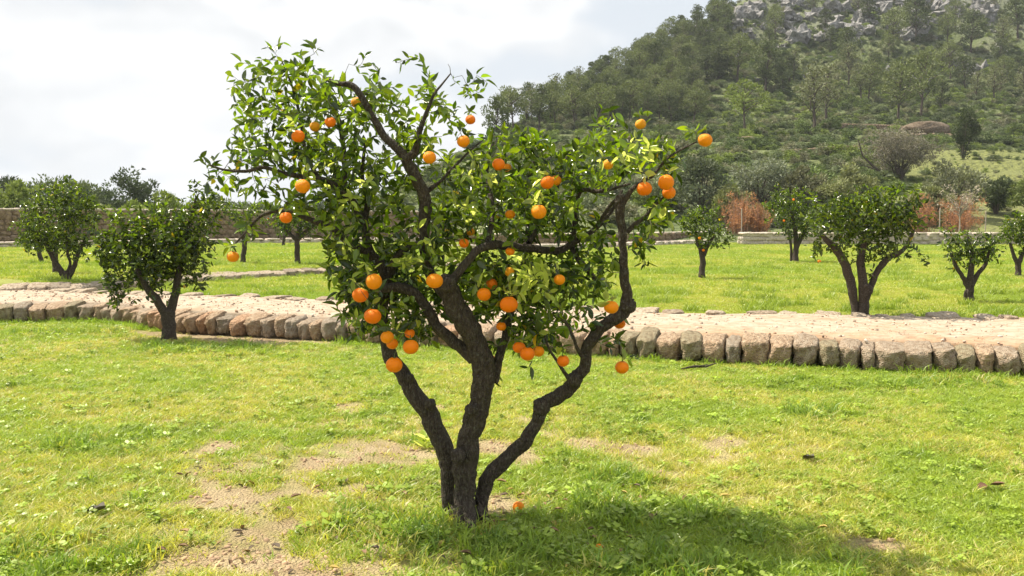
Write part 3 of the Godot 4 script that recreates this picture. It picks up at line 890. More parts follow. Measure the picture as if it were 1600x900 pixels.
	var twigs := grow_twigs(tb, loc, nrad, targets.map(func(p): return p - at), 0.0031, 5)
	var tw := part(t, "twigs", tb.done(), M.twig)
	tw.set_meta("kind", "stuff")
	# leaves along the twigs
	var eye := Vector3(0, EYE, 0)
	var leaves := []
	for pts in twigs:
		var tip: Vector3 = pts[-1] + at
		var yf: float = young_of.get(tip, 0.3)
		if yf < 0.0: continue
		yf = 0.85 if rr(0, 1) < yf * 1.15 else 0.12
		var n: int = pts.size()
		var l := 0.0
		for k in n - 1: l += pts[k].distance_to(pts[k + 1])
		var cnt := clampi(int(l / 0.019), 4, 11)
		var ang := rr(0, TAU)
		for k in cnt:
			var u := 1.0 - (float(k) / cnt) * clampf(0.20 / l, 0.35, 0.9)
			var f := u * (n - 1)
			var i := mini(int(f), n - 2)
			var pos: Vector3 = pts[i].lerp(pts[i + 1], f - i) + at
			var dir: Vector3 = (pts[i + 1] - pts[i]).normalized()
			ang += 2.4
			var side := dir.cross(Vector3(0.2, 0.9, 0.3)).normalized()
			var out := side * cos(ang) + dir.cross(side) * sin(ang)
			var ld := (dir * rr(0.2, 0.9) + out * rr(0.5, 1.0) + Vector3.UP * rr(-0.35, 0.35)).normalized()
			var len_ := rr(0.036, 0.078) * (0.75 if k == 0 else 1.0)
			var mid := pos + ld * len_ * 0.5
			var blocked := false
			var ray := (mid - eye).normalized()
			var dist := mid.distance_to(eye)
			for q in fpos.size():
				var fd: Vector3 = fpos[q] - eye
				if (fd - ray * fd.dot(ray)).length() < fruit[q][2] * d / F * 1.25 and dist < fd.length() + 0.03 and rr(0, 1) < (0.84 if fruit[q][3] < -0.11 else 0.45): blocked = true
				if mid.distance_to(fpos[q]) < fruit[q][2] * d / F * 1.1: blocked = true
			if not blocked:
				for q in range(0, limb.size(), 1):
					if limb_r[q] < 0.016: continue
					var fd: Vector3 = limb[q] - eye
					if dist < fd.length() and (fd - ray * fd.dot(ray)).length() < limb_r[q] + 0.014:
						if rr(0, 1) < (0.8 if limb_r[q] > 0.034 else 0.42): blocked = true
						break
			if blocked: continue
			leaves.append([dist, leaf_xf(pos - at, ld, len_), tone_pick(yf), rng.randi() % 6])
	leaves.sort_custom(func(p, q): return p[0] < q[0])
	for k in 300:
		part(t, "leaf", leaf_shapes[leaves[k][3]], M.leaves[leaves[k][2]], leaves[k][1])
	leaf_scatter(t, leaves.slice(300))
	print("main leaves ", leaves.size(), " twigs ", twigs.size())

func leaf_scatter(t: Node3D, leaves: Array, deep := 1.0) -> void:
	for s in 6:
		var xf := []
		var cols := []
		for l in leaves:
			if l[3] != s: continue
			xf.append(l[1])
			var c: Array = LEAF_TONES[l[2]]
			var j := rr(0.8, 1.22) * deep
			cols.append(Color(c[0] * j * rr(0.9, 1.15), c[1] * j, c[2] * j))
		if xf.size():
			leaf_shapes[s].surface_set_material(0, M.leaf)
			scatter(t, "foliage", leaf_shapes[s], xf, cols)

# a smaller orange tree: wood and crown as for the big one, leaves set straight into the crown
func small_tree(label: String, base: Array, level: float, W: Array, C: Array, fruit := [], dens := 1.0, group := "orange trees on the lawns behind the path", leaf_len := 0.078) -> void:
	var at := G(base[0], base[1], level)
	var d := -at.z
	var t := thing("orange_tree", label, "orange tree", at, group)
	var nodes := []
	var nrad := []
	for k in W.size():
		wood(t, "trunk" if k == 0 else "branch", W[k], d, at, 10, 0.18, M.bark_far, nodes, nrad)
	var targets := []
	for e in C:
		for k in clampi(int(e[2] * e[3] / 60.0), 4, 16): targets.append(in_blob(e, d) - at)
	var tb := MB.new()
	grow_twigs(tb, nodes.map(func(p): return p - at), nrad, targets, 0.005, 4)
	part(t, "twigs", tb.done(), M.twig).set_meta("kind", "stuff")
	var leaves := []
	var px := d / F
	for e in C:
		var area: float = e[2] * e[3] * 3.14 * px * px
		var n := int(dens * e[6] * area / (leaf_len * leaf_len * 0.088))
		# leaves stand in sprays
		var sprays := maxi(3, n / 8)
		for k in sprays:
			var c := in_blob(e, d)
			if rr(0, 1) < 0.12: c += (c - P(e[0], e[1], d)) * 0.28
			var ax := (rdir() + Vector3.UP * 0.5).normalized()
			for q in 8:
				var ld := (ax * 0.5 + rdir() * 0.9).normalized()
				leaves.append([0, leaf_xf(c + ax * rr(-0.02, 0.13) + rdir() * rr(0, 0.035) - at, ld, leaf_len * rr(0.7, 1.2)), tone_pick(e[7]), rng.randi() % 6])
	leaf_scatter(t, leaves, 0.74)
	for f in fruit:
		add_orange(t, P(f[0], f[1], d + f[2]) - at, 0.036)

func grove() -> void:
	small_tree("leafy dark green orange tree standing before the stone wall on the near lawn at left", [265, 531], 0.0,
		[[[265, 538, 0, 14], [265, 525, 0, 11.5], [264, 505, 0, 10.5], [262, 488, 0, 11]], [[262, 494, 0, 8], [245, 470, -0.05, 6.5], [228, 448, -0.1, 5], [214, 420, -0.1, 3.5]], [[264, 494, 0, 8], [273, 465, 0.05, 6.5], [277, 440, 0.05, 5.5], [285, 400, 0.1, 4], [296, 350, 0.1, 3], [306, 310, 0.1, 1.5]]],
		[[198, 400, 46, 45, 0, 0.4, 1, 0.15], [250, 378, 58, 48, 0, 0.5, 1, 0.2], [300, 375, 42, 48, 0.05, 0.4, 1, 0.15], [322, 330, 32, 32, 0.1, 0.3, 0.9, 0.25], [262, 335, 50, 20, 0.1, 0.4, 0.5, 0.6], [183, 446, 20, 28, -0.05, 0.2, 0.8, 0.1], [302, 430, 26, 24, 0, 0.3, 0.7, 0.1], [232, 432, 46, 28, 0, 0.4, 0.9, 0.1], [190, 348, 36, 20, 0.05, 0.3, 0.5, 0.65], [166, 385, 20, 34, 0, 0.2, 0.7, 0.2], [306, 300, 8, 18, 0.1, 0.1, 0.5, 0.2], [225, 345, 30, 20, 0, 0.3, 0.5, 0.5], [180, 462, 10, 20, -0.05, 0.1, 0.6, 0.1], [255, 400, 60, 40, 0.2, 0.2, 0.9, 0.05]], [], 1.15, "")
	small_tree("broad orange tree on several dark stems just behind the dirt path on the right", [1341, 494], 0.25,
		[[[1349, 500, 0, 12], [1349, 488, 0, 9], [1350, 458, 0, 8], [1345, 410, 0, 6.5], [1352, 365, 0, 4]], [[1337, 500, 0.04, 7], [1335, 470, 0.04, 6.5], [1328, 436, 0.03, 7.5], [1318, 408, 0, 7], [1302, 385, -0.05, 5.5], [1282, 366, -0.1, 3]], [[1352, 468, 0, 6.5], [1368, 430, 0, 5], [1386, 405, 0, 5], [1412, 390, 0, 3.5], [1428, 360, 0.05, 2.5]], [[1355, 462, -0.05, 7], [1357, 452, -0.06, 7.5], [1352, 445, -0.06, 5]]],
		[[1302, 350, 40, 42, 0, 0.4, 1, 0.25], [1350, 342, 48, 48, 0.05, 0.5, 1, 0.25], [1400, 352, 42, 38, 0, 0.4, 1, 0.2], [1424, 335, 26, 28, 0, 0.25, 0.8, 0.35], [1350, 390, 40, 25, 0, 0.4, 0.8, 0.1], [1282, 388, 18, 20, 0, 0.2, 0.7, 0.1], [1400, 390, 35, 14, 0, 0.3, 0.7, 0.1], [1330, 308, 45, 16, 0.1, 0.35, 0.45, 0.55], [1388, 312, 40, 18, 0.1, 0.35, 0.5, 0.45], [1435, 312, 12, 14, 0.05, 0.1, 0.5, 0.4], [1358, 425, 12, 10, 0, 0.1, 0.4, 0.1], [1440, 400, 14, 10, 0, 0.1, 0.3, 0.1], [1275, 320, 14, 16, 0, 0.2, 0.5, 0.4], [1350, 350, 60, 35, 0.25, 0.15, 0.9, 0.05]], [], 0.9)
	small_tree("slender orange tree whose crown joins the broad tree's left side", [1243, 409], 0.25,
		[[[1243, 413, 0, 6], [1243, 400, 0, 4.6], [1244, 380, 0, 4.2], [1242, 355, 0, 3], [1236, 330, 0, 2]], [[1243, 390, 0, 4], [1253, 370, 0, 3], [1262, 350, 0, 2]], [[1236, 408, 0.1, 2], [1236, 385, 0.05, 2], [1232, 360, 0, 2]]],
		[[1235, 330, 34, 34, 0, 0.7, 1, 0.3], [1215, 322, 20, 26, 0, 0.5, 0.9, 0.35], [1262, 338, 24, 30, 0, 0.6, 1, 0.25], [1242, 362, 28, 14, 0, 0.5, 0.8, 0.1], [1238, 303, 24, 12, 0, 0.4, 0.5, 0.5]], [[1240, 312, -0.6], [1225, 345, -0.6]], 0.75, "orange trees on the lawns behind the path", 0.10)
	small_tree("small round-topped orange tree alone on the lawn right of the big tree", [1097, 433], 0.25,
		[[[1097, 437, 0, 6], [1097, 425, 0, 5], [1098, 405, 0, 4.6], [1093, 385, 0, 4], [1086, 365, 0, 2.5]], [[1098, 402, 0, 4], [1106, 385, 0, 3], [1116, 368, 0, 2]]],
		[[1098, 358, 36, 26, 0, 0.5, 1, 0.25], [1120, 375, 22, 16, 0, 0.3, 0.8, 0.15], [1082, 350, 22, 20, 0, 0.3, 0.8, 0.3], [1100, 335, 28, 12, 0, 0.35, 0.6, 0.5], [1090, 388, 14, 8, 0, 0.2, 0.4, 0.1], [1135, 378, 8, 5, 0, 0.1, 0.5, 0.1]], [[1093, 372, -0.4], [1099, 391, -0.2]], 0.85, "orange trees on the lawns behind the path", 0.085)
	small_tree("young orange tree with a pale scar on its low trunk and three upright limbs", [1514, 469], 0.25,
		[[[1514, 474, 0, 9], [1513, 464, 0, 8], [1515, 448, 0, 6.5], [1517, 425, 0, 5], [1518, 395, 0, 3.5], [1512, 370, 0, 2]], [[1514, 450, 0, 5], [1504, 432, 0, 3.5], [1494, 416, 0, 3], [1486, 395, 0, 2]], [[1517, 446, 0, 5], [1528, 428, 0, 3.6], [1540, 412, 0, 3], [1546, 390, 0, 2]]],
		[[1488, 388, 16, 22, 0, 0.25, 0.9, 0.3], [1516, 392, 24, 24, 0, 0.3, 1, 0.2], [1546, 388, 18, 24, 0, 0.25, 1, 0.25], [1506, 412, 14, 10, 0, 0.2, 0.6, 0.1], [1535, 408, 16, 10, 0, 0.2, 0.7, 0.1], [1482, 366, 6, 12, 0, 0.1, 0.4, 0.4], [1512, 366, 10, 10, 0, 0.12, 0.4, 0.5]], [], 0.95)
	small_tree("orange tree cut off by the right edge of the picture", [1591, 431], 0.25,
		[[[1591, 435, 0, 5.5], [1591, 425, 0, 4.6], [1592, 410, 0, 4], [1600, 392, 0, 3], [1608, 370, 0, 2]], [[1591, 414, 0, 4], [1584, 398, 0, 3], [1578, 380, 0, 2]]],
		[[1582, 366, 24, 24, 0, 0.4, 1, 0.25], [1608, 368, 26, 32, 0, 0.45, 1, 0.2], [1592, 345, 24, 12, 0, 0.3, 0.7, 0.4], [1632, 365, 20, 24, 0, 0.3, 0.8, 0.2]], [], 0.85)
	small_tree("wide bushy orange tree on three thin stems behind the grey kerb at far left", [103, 438], 0.38,
		[[[103, 442, 0, 8], [103, 434, 0, 7.5], [103, 427, 0, 7]], [[99, 430, 0, 5], [88, 412, 0, 4], [77, 392, 0, 3.4], [65, 365, 0, 2.4]], [[104, 428, 0, 3.5], [110, 412, 0, 2], [106, 398, 0, 2], [104, 370, 0, 2]], [[108, 430, 0, 5], [116, 416, 0, 4], [122, 398, 0, 3], [134, 370, 0, 2]]],
		[[80, 352, 48, 40, 0, 0.6, 1, 0.3], [125, 352, 36, 42, 0, 0.5, 1, 0.25], [56, 368, 30, 32, 0, 0.4, 0.9, 0.3], [98, 390, 42, 16, 0, 0.4, 0.8, 0.1], [112, 318, 34, 26, 0.1, 0.5, 0.9, 0.25], [82, 310, 30, 22, 0.1, 0.4, 0.8, 0.3], [42, 345, 18, 28, 0, 0.3, 0.6, 0.4], [140, 330, 24, 26, 0, 0.3, 0.6, 0.5], [100, 292, 26, 12, 0.1, 0.3, 0.5, 0.3]], [], 0.85, "orange trees on the lawns behind the path", 0.085)
	small_tree("orange tree with a dark trunk half hidden behind the wide bushy one's left stems", [87, 427], 0.38,
		[[[87, 430, 0, 5.5], [87, 418, 0, 5], [86, 400, 0, 4.5], [90, 375, 0, 3]]],
		[[88, 372, 30, 22, 0, 0.4, 0.9, 0.2], [110, 380, 18, 14, 0, 0.3, 0.8, 0.2]], [], 0.8, "orange trees on the lawns behind the path", 0.09)
	small_tree("orange tree farthest back at the left, its slim trunk left of the bushy tree's stems", [65, 412], 0.38,
		[[[65, 415, 0, 4.4], [64, 405, 0, 3.6], [60, 392, 0, 3], [56, 375, 0, 2]]],
		[[52, 375, 26, 20, 0, 0.5, 0.9, 0.3], [36, 378, 14, 14, 0, 0.3, 0.7, 0.5]], [], 0.8, "orange trees on the lawns behind the path", 0.1)
	small_tree("thin-crowned orange tree with one limb bent right, under the big tree's left branches", [380, 411], 0.38,
		[[[380, 414, 0, 5.2], [380, 402, 0, 4], [382, 380, 0, 3.8], [377, 362, 0, 3], [372, 340, 0, 2]], [[382, 378, 0, 3.4], [391, 369, 0, 2.4], [404, 365, 0, 2], [420, 366, 0, 1.6]]],
		[[374, 338, 22, 22, 0, 0.5, 0.8, 0.3], [398, 344, 22, 14, 0, 0.4, 0.6, 0.3], [360, 330, 14, 12, 0, 0.3, 0.6, 0.5], [395, 325, 24, 12, 0, 0.4, 0.5, 0.5]], [[420, 341, -0.3]], 0.8, "orange trees on the lawns behind the path", 0.1)
	small_tree("straight-trunked dense orange tree behind the grey kerb, under the big tree's left limb", [465, 413], 0.38,
		[[[465, 416, 0, 5.6], [465, 404, 0, 4.4], [464, 385, 0, 4], [465, 370, 0, 4], [470, 350, 0, 2.5]], [[464, 376, 0, 3.5], [450, 362, 0, 2.6], [440, 350, 0, 2]], [[466, 374, 0, 3.5], [480, 360, 0, 2.6], [492, 350, 0, 2]]],
		[[465, 350, 36, 20, 0, 0.6, 1, 0.1], [442, 342, 20, 16, 0, 0.4, 0.9, 0.15], [490, 352, 22, 13, 0, 0.4, 0.9, 0.1], [468, 330, 30, 14, 0, 0.4, 0.8, 0.3]], [], 0.95, "orange trees on the lawns behind the path", 0.1)
	small_tree("tiny orange tree far off at the foot of the garden wall", [443, 384], 0.38,
		[[[443, 386, 0, 3], [443, 378, 0, 2.4], [444, 368, 0, 2]], [[443, 374, 0, 1.6], [448, 366, 0, 1.4]]],
		[[443, 356, 14, 14, 0, 0.5, 0.9, 0.2]], [], 0.7, "orange trees on the lawns behind the path", 0.13)

# ------------------------------------------------------------------ hill: pines, scrub, rocks
func spikes(b: MB, c: Vector3, r: Vector3, n: int, len_: float, wd: float, col: Color) -> void:     # a clump of needle tufts or leaf sprays
	for k in n:
		var dir := rdir()
		var p := c + dir * r * pow(rr(0.1, 1), 0.4)
		var out := (dir + Vector3.UP * 0.4 + rdir() * 0.8).normalized()
		var side := out.cross(rdir()).normalized()
		var s := b.v.size()
		var j := rr(0.78, 1.22)
		for q in [p - side * wd, p + side * wd, p + out * len_ * rr(0.6, 1.2) + side * wd * 0.3]:
			b.v.append(q)
			b.c.append(Color(col.r * j, col.g * j, col.b * j * rr(0.9, 1.1)))
		b.tri(s, s + 1, s + 2)

func pine(kind: int) -> Array:         # unit height: [crown, trunk]
	var b := MB.new()
	var tb := MB.new()
	var lean := Vector3(rr(-0.06, 0.06), 0, rr(-0.06, 0.06))
	var top := 0.86
	var pts := []
	var rad := []
	for k in 6:
		var u := k / 5.0
		pts.append(Vector3(0, -0.06, 0) + Vector3.UP * top * u + lean * u * u * 2.0 + Vector3(rr(-1, 1), 0, rr(-1, 1)) * 0.012)
		rad.append(lerpf(0.024, 0.006, u))
	tube(tb, pts, rad, 6)
	var low: float = [0.42, 0.30, 0.52, 0.36, 0.18][kind]
	var wide: float = [0.34, 0.30, 0.38, 0.24, 0.30][kind]
	var clumps: int = [20, 24, 16, 18, 28][kind]
	var dens: int = [80, 90, 85, 46, 95][kind]
	var col: Color = [Color(0.140, 0.170, 0.060), Color(0.092, 0.118, 0.044), Color(0.190, 0.245, 0.054), Color(0.155, 0.170, 0.082), Color(0.078, 0.100, 0.038)][kind]
	for k in clumps:
		if kind == 4 and k % 7 == 0: continue
		var u := float(k) / clumps
		var y := lerpf(low, 0.95, u)
		var w := wide * sin(PI * clampf(0.22 + 0.72 * u, 0, 1)) * rr(0.35, 1.05)
		var a := k * 2.4 + rr(-0.4, 0.4)
		var c := Vector3(cos(a) * w, y + rr(-0.04, 0.04), sin(a) * w) + lean * y
		var f := clampf((y - 0.1) / top, 0.1, 0.98) * 5.0
		var i := mini(int(f), 4)
		var from: Vector3 = pts[i].lerp(pts[i + 1], f - i)
		tube(tb, [from, from.lerp(c, 0.55) + Vector3.UP * 0.01, c], [0.008, 0.006, 0.003], 4)
		var j := rr(0.8, 1.25)
		spikes(b, c, Vector3(0.105, 0.066, 0.105) * rr(0.8, 1.3), dens, 0.045, 0.013, Color(col.r * j, col.g * j, col.b * j))
	return [b.done(M.needles), tb.done(M.bark_pine)]

func bush(kind: int) -> ArrayMesh:          # about one metre across
	var b := MB.new()
	var col: Color = [Color(0.130, 0.180, 0.055), Color(0.175, 0.210, 0.115), Color(0.205, 0.265, 0.062), Color(0.22, 0.225, 0.14), Color(0.095, 0.135, 0.048)][kind]
	for k in 13:
		var a := rr(0, TAU)
		var w := rr(0.0, 0.34)
		var j := rr(0.75, 1.25)
		spikes(b, Vector3(cos(a) * w, rr(0.14, 0.62) * (1.1 - w), sin(a) * w), Vector3(0.19, 0.15, 0.19) * rr(0.7, 1.2), 62, 0.085, 0.027, Color(col.r * j, col.g * j, col.b * j))
	return b.done(M.needles)

var bushes := []
var rocks := []
func ordinal(n: int) -> String:
	var ones := ["", "first", "second", "third", "fourth", "fifth", "sixth", "seventh", "eighth", "ninth", "tenth", "eleventh", "twelfth", "thirteenth", "fourteenth", "fifteenth", "sixteenth", "seventeenth", "eighteenth", "nineteenth"]
	if n < 20: return ones[n]
	var tens: String = ["twent", "thirt", "fort", "fift", "sixt"][n / 10 - 2]
	return tens + "ieth" if n % 10 == 0 else tens + "y-" + ones[n % 10]

func hillside() -> void:
	var pines := []
	for k in 10: pines.append(pine(k % 5))
	for k in 10: bushes.append(bush(k % 5))
	for k in 6: rocks.append(rounded_block(500 + k, 3.2, 0.95, 3, 0.0, true))
	var protos := {}
	var put := func(kind: int, pos: Vector3, h: float, label: String, group: String) -> void:
		var o: Node3D
		if protos.has(kind):
			o = protos[kind].duplicate()
			o.name = numbered("pine_tree")
			add_child(o, true)
			tag(o, label, "pine tree", group)
		else:
			o = thing("pine_tree", label, "pine tree", Vector3.ZERO, group)
			part(o, "crown", pines[kind][0]); part(o, "trunk", pines[kind][1])
			protos[kind] = o
		o.transform = Transform3D(Basis(Vector3.UP, rr(0, TAU)) * Basis.from_scale(Vector3(h * rr(0.9, 1.12), h, h * rr(0.9, 1.12))), pos)
	# pines that stand out: px, base py, height px, kind, label
	var own := [
		[1162, 220, 90, 2, "bright green umbrella pine with a bare trunk standing alone low on the hill"],
		[1196, 146, 80, 1, "dark round pine with a long bare trunk uphill of the bright green umbrella pine"],
		[1153, 130, 74, 0, "grey-green pine just left of the dark round one, on the edge of the wood"],
		[1122, 130, 60, 4, "dark dense pine at the right end of the wood's lower edge"],
		[1272, 206, 108, 3, "thin see-through pine, left one of the pair in the middle of the hill"],
		[1291, 194, 96, 3, "thin see-through pine, right one of the pair in the middle of the hill"],
		[1404, 200, 104, 0, "full green pine with a low crown left of the stone mound"],
		[1438, 190, 108, 5, "tall pine with a clear bare trunk directly behind the stone mound"],
		[1431, 64, 74, 6, "widest dark pine among the rocks at the top of the hill"],
		[1395, 82, 66, 5, "pine left of the widest dark pine, below the top rocks"],
		[1517, 82, 64, 6, "pine below the dark overhanging rocks at upper right"],
		[1566, 92, 60, 8, "pale pine at upper right, second from the picture's edge"],
		[1590, 60, 70, 1, "dark pine at the very right edge of the upper hill"],
		[1553, 160, 58, 3, "thin pine on the right slope above the meadow"],
		[1507, 142, 56, 4, "low dark pine in the middle of the right slope"],
		[1478, 118, 50, 5, "mid-green pine between the bare-trunked pine and the dark overhang"],
		[965, 112, 58, 9, "round pine that rises above the ridge line at the left shoulder"],
		[775, 236, 84, 1, "dark pine at the foot of the ridge, seen beside the big tree's crown"],
		[1345, 160, 62, 8, "pale pine between the thin pair and the full green pine"],
		[1240, 128, 54, 3, "thin grey pine below the middle rocks"],
	]
	for e in own:
		var p := hit(e[0], e[1])
		put.call(e[3], p, e[2] * -p.z / F, e[4], "")
	# the wood on the hill's left shoulder
	var n := 0
	var tries := 0
	var taken := []
	var wood_p := []
	while n < 135 and tries < 9000:
		tries += 1
		var px := 785.0 + 350.0 * pow(rr(0, 1), 1.25)
		var py := rr(25, 205)
		var sky_y := lerpf(205, 105, (px - 760) / 200.0) if px < 960 else lerpf(105, 25, (px - 960) / 175.0)
		if py < sky_y - 4 or py > 195 + (1135 - px) * 0.03: continue
		if px > 1090 and py > 130: continue
		var p := hit(px, py)
		if p.z < -330: continue
		var ok := true
		for q in taken:
			if q.distance_to(p) < 3.3: ok = false
		if not ok: continue
		taken.append(p)
		wood_p.append([px, py - sky_y, p, rr(4.6, 7.2)])
		n += 1
	wood_p.sort_custom(func(a, b): return a[0] < b[0])
	var nth := [0, 0, 0, 0]
	for q in wood_p:
		var band := 0 if q[1] < 16 else 1 if q[1] < 40 else 2 if q[1] < 70 else 3
		nth[band] += 1
		put.call([0, 1, 4, 5, 6, 9, 3, 0, 1][rng.randi() % 9], q[2], q[3], "%s pine from the left %s" % [ordinal(nth[band]), ["along the wood's ridge line, against the sky", "in the row just below the wood's ridge line", "in the middle band of the hillside wood", "in the lower edge of the hillside wood"][band]], "pines of the wood on the left shoulder")
	n = 0
	tries = 0
	var right_p := []
	while n < 34 and tries < 2000:
		tries += 1
		var px := rr(1140, 1640)
		var p := hit(px, rr(20, 175))
		var ok := p.z > -400
		for q in taken:
			if q.distance_to(p) < 11.0: ok = false
		if not ok: continue
		taken.append(p)
		right_p.append([px, p])
		n += 1
	right_p.sort_custom(func(a, b): return a[0] < b[0])
	for q in right_p.size():
		put.call([0, 1, 3, 4, 5, 6, 8, 9][rng.randi() % 8], right_p[q][1], rr(5.0, 8.5), "%s from the left of the smaller pines scattered over the hill's right slope" % ordinal(q + 1), "scattered pines of the right slope")
	# scrub
	for s in 5:
		var xf := []
		var cols := []
		for k in 7000:
			var d := pow(rr(0, 1), 0.75) * 270.0 + 55.0
			var x := rr(-0.20, 0.72) * d
			var h := hill_h(x, d)
			if h < 1.0: continue
			if nz.get_noise_2d(x * 1.2, d * 1.2) < -0.2 and h < 14 and rr(0, 1) < 0.7: continue
			if x + (95.0 - d) * 0.25 > 38.0 and d < 108.0 and rr(0, 1) < 0.6: continue
			if h > 42.0 and rr(0, 1) < 0.55: continue
			if 17.5 + (0.70 * x if x > 0.0 else 1.25 * x) < h - 6.0: continue
			var sc := (0.55 if x + (95.0 - d) * 0.25 > 38.0 and d < 108.0 else 1.0) * rr(0.55, 1.7) * (1.0 if rr(0, 1) < 0.85 else 1.7)
			xf.append(Transform3D(Basis(Vector3.UP, rr(0, TAU)) * Basis.from_scale(Vector3(sc * rr(0.9, 1.5), sc * rr(0.6, 1.0), sc * rr(0.9, 1.5))), Vector3(x, h - 0.1, -d)))
			var j := rr(0.75, 1.25)
			cols.append(Color(j, j, j))
		var o := scatter(self, "scrub" if s == 0 else "scrub_%03d" % s, bushes[s], xf, cols)
		tag(o, ["low green scrub covering the hill", "grey-green scrub covering the hill", "yellow-green scrub covering the hill", "dry greyish scrub covering the hill", "dark green scrub covering the hill"][s], "scrub")
	# limestone
	n = 0
	for e in [[1135, 40, 40, 14, "left end of the top crag"], [1200, 25, 60, 12, "crag left of the top's middle"], [1250, 20, 50, 14, "crag in the middle of the hilltop"], [1235, 50, 30, 6, "low outcrop under the middle crag"], [1165, 25, 30, 8, "stepped outcrop beside the left crag"], [1330, 20, 50, 14, "outcrop left of the widest dark pine"], [1345, 45, 25, 8, "small outcrop below the widest pine's left neighbour"], [1380, 10, 40, 10, "outcrop behind the widest dark pine"], [1455, 20, 30, 9, "outcrop right of the widest dark pine"], [1490, 15, 30, 10, "crag above the dark overhang"], [1535, 15, 20, 10, "dark overhang at upper right"], [1545, 30, 14, 6, "foot of the overhang at upper right"], [1510, 100, 30, 5, "small outcrop halfway down the right slope"], [1295, 60, 30, 6, "outcrop below the middle crag's right end"], [1410, 60, 30, 6, "outcrop at the widest dark pine's foot"], [1275, -15, 110, 16, "topmost rocks at the picture's upper edge"]]:
		var at := []
		for k in e[3]:
			var p := hit(e[0] + rr(-1, 1) * e[2], e[1] + rr(-1, 1) * e[2] * 0.55)
			if p.z > -400: at.append(p)
		at.sort_custom(func(q, r): return q.x / -q.z < r.x / -r.z)
		for k in at.size():
			var sc := rr(1.0, 3.3)
			var o := part(self, "rock", rocks[rng.randi() % 6], M.rock, Transform3D(Basis(rdir(), rr(0, 3)) * Basis.from_scale(Vector3(sc * rr(0.8, 1.7), sc * rr(0.7, 1.4), sc)), at[k] + Vector3.UP * sc * 0.1))
			tag(o, "%s grey rock from the left in the %s" % [ordinal(k + 1), e[4]], "rock", "limestone rocks of the upper hill")
	var xr := []
	for k in 900:
		var d := rr(150, 330)
		var x := rr(0.0, 0.72) * d
		var h := hill_h(x, d)
		if h < 28 or nfine.get_noise_2d(x * 0.8, d * 0.8) < 0.0: continue
		var sc := rr(0.4, 1.5)
		xr.append(Transform3D(Basis(rdir(), rr(0, 3)) * Basis.from_scale(Vector3(sc * 1.4, sc, sc)), Vector3(x, h + 0.1, -d)))
	rocks[0].surface_set_material(0, M.rock)
	tag(scatter(self, "rubble", rocks[0], xr, []), "small grey stones strewn over the upper hill", "rubble")
	# stone mound with a pale foot
	var mp := hit(1446, 212)
	var mound := thing("stone_mound", "flat-topped brown stone mound below the bare-trunked pine, above the meadow", "stone mound", mp)
	var ms := -mp.z / F
	part(mound, "boulder", rounded_block(801, 3.0, 0.25, 6), M.mound, Transform3D(Basis.from_scale(Vector3(66, 24, 50) * ms), Vector3(0, 8, 0) * ms))
	for k in 9:
		part(mound, "stone", blocks[k], M.stones[k % 3], Transform3D(Basis(Vector3.UP, rr(0, 6)) * Basis.from_scale(Vector3(rr(9, 16), rr(5, 8), 12) * ms), Vector3(-34 + k * 8.5, -2.0 + rr(-1, 1), 24) * ms))
	# terrace walls low on the slope
	for e in [[[960, 226], [1100, 222], [1180, 226]], [[1290, 200], [1370, 202], [1420, 205]], [[1230, 246], [1330, 240], [1420, 244]]]:
		var line := smooth_line_on_hill(e)
		var o := thing("terrace_wall", ["grey terrace wall crossing the slope left of the umbrella pine's foot", "dark terrace wall at the feet of the thin pair of pines", "lowest terrace wall, above the grey bare tree"][n % 3], "terrace wall")
		n += 1
		var b := MB.new()
		for k in line.size() - 1:
			for c in 2:
				add_block(b, Transform3D(Basis(Vector3.UP, rr(-0.2, 0.2)), line[k] + Vector3.UP * (0.15 + 0.35 * c)), Vector3(line[k].distance_to(line[k + 1]) * 1.05, 0.36, 0.5))
		part(o, "stones", b.done(), M.wall_stone).set_meta("kind", "stuff")

func smooth_line_on_hill(pix: Array) -> Array:
	var pts := pix.map(func(p): return hit(p[0], p[1]))
	var line: Array = spline(pts, pts.map(func(_p): return 0.0), 14)[0]
	for k in line.size(): line[k].y = hill_h(line[k].x, -line[k].z)
	return line

# ------------------------------------------------------------------ what stands beyond the walls
func leafy(called: String, label: String, category: String, base: Vector3, size: Vector3, col: Color, clumps: int, dens: int, leaf: float, group := "", open := 0.42, limb := 1.0) -> void:
	var b := MB.new()
	var tb := MB.new()
	var o := thing(called, label, category, base, group)
	for k in clumps:
		var dir := rdir()
		var p := Vector3(dir.x * 0.5 * rr(0.3, 0.95), 0.58 + dir.y * open * rr(0.3, 1.0), dir.z * 0.5 * rr(0.3, 0.95)) * size
		var j := rr(0.72, 1.28)
		spikes(b, p, size * Vector3(0.15, 0.12, 0.15) * rr(0.7, 1.25), dens, leaf * 1.7, leaf * 0.5, Color(col.r * j, col.g * j, col.b * j))
		if k % 2 == 0:
			tube(tb, [Vector3(0, -0.05, 0) * size, Vector3(p.x * 0.3, p.y * 0.5, p.z * 0.3), p], [0.021 * size.x * limb, 0.012 * size.x * limb, 0.003 * size.x * limb], 5)
	part(o, "crown", b.done(M.needles)); part(o, "trunk", tb.done(M.bark_pine))

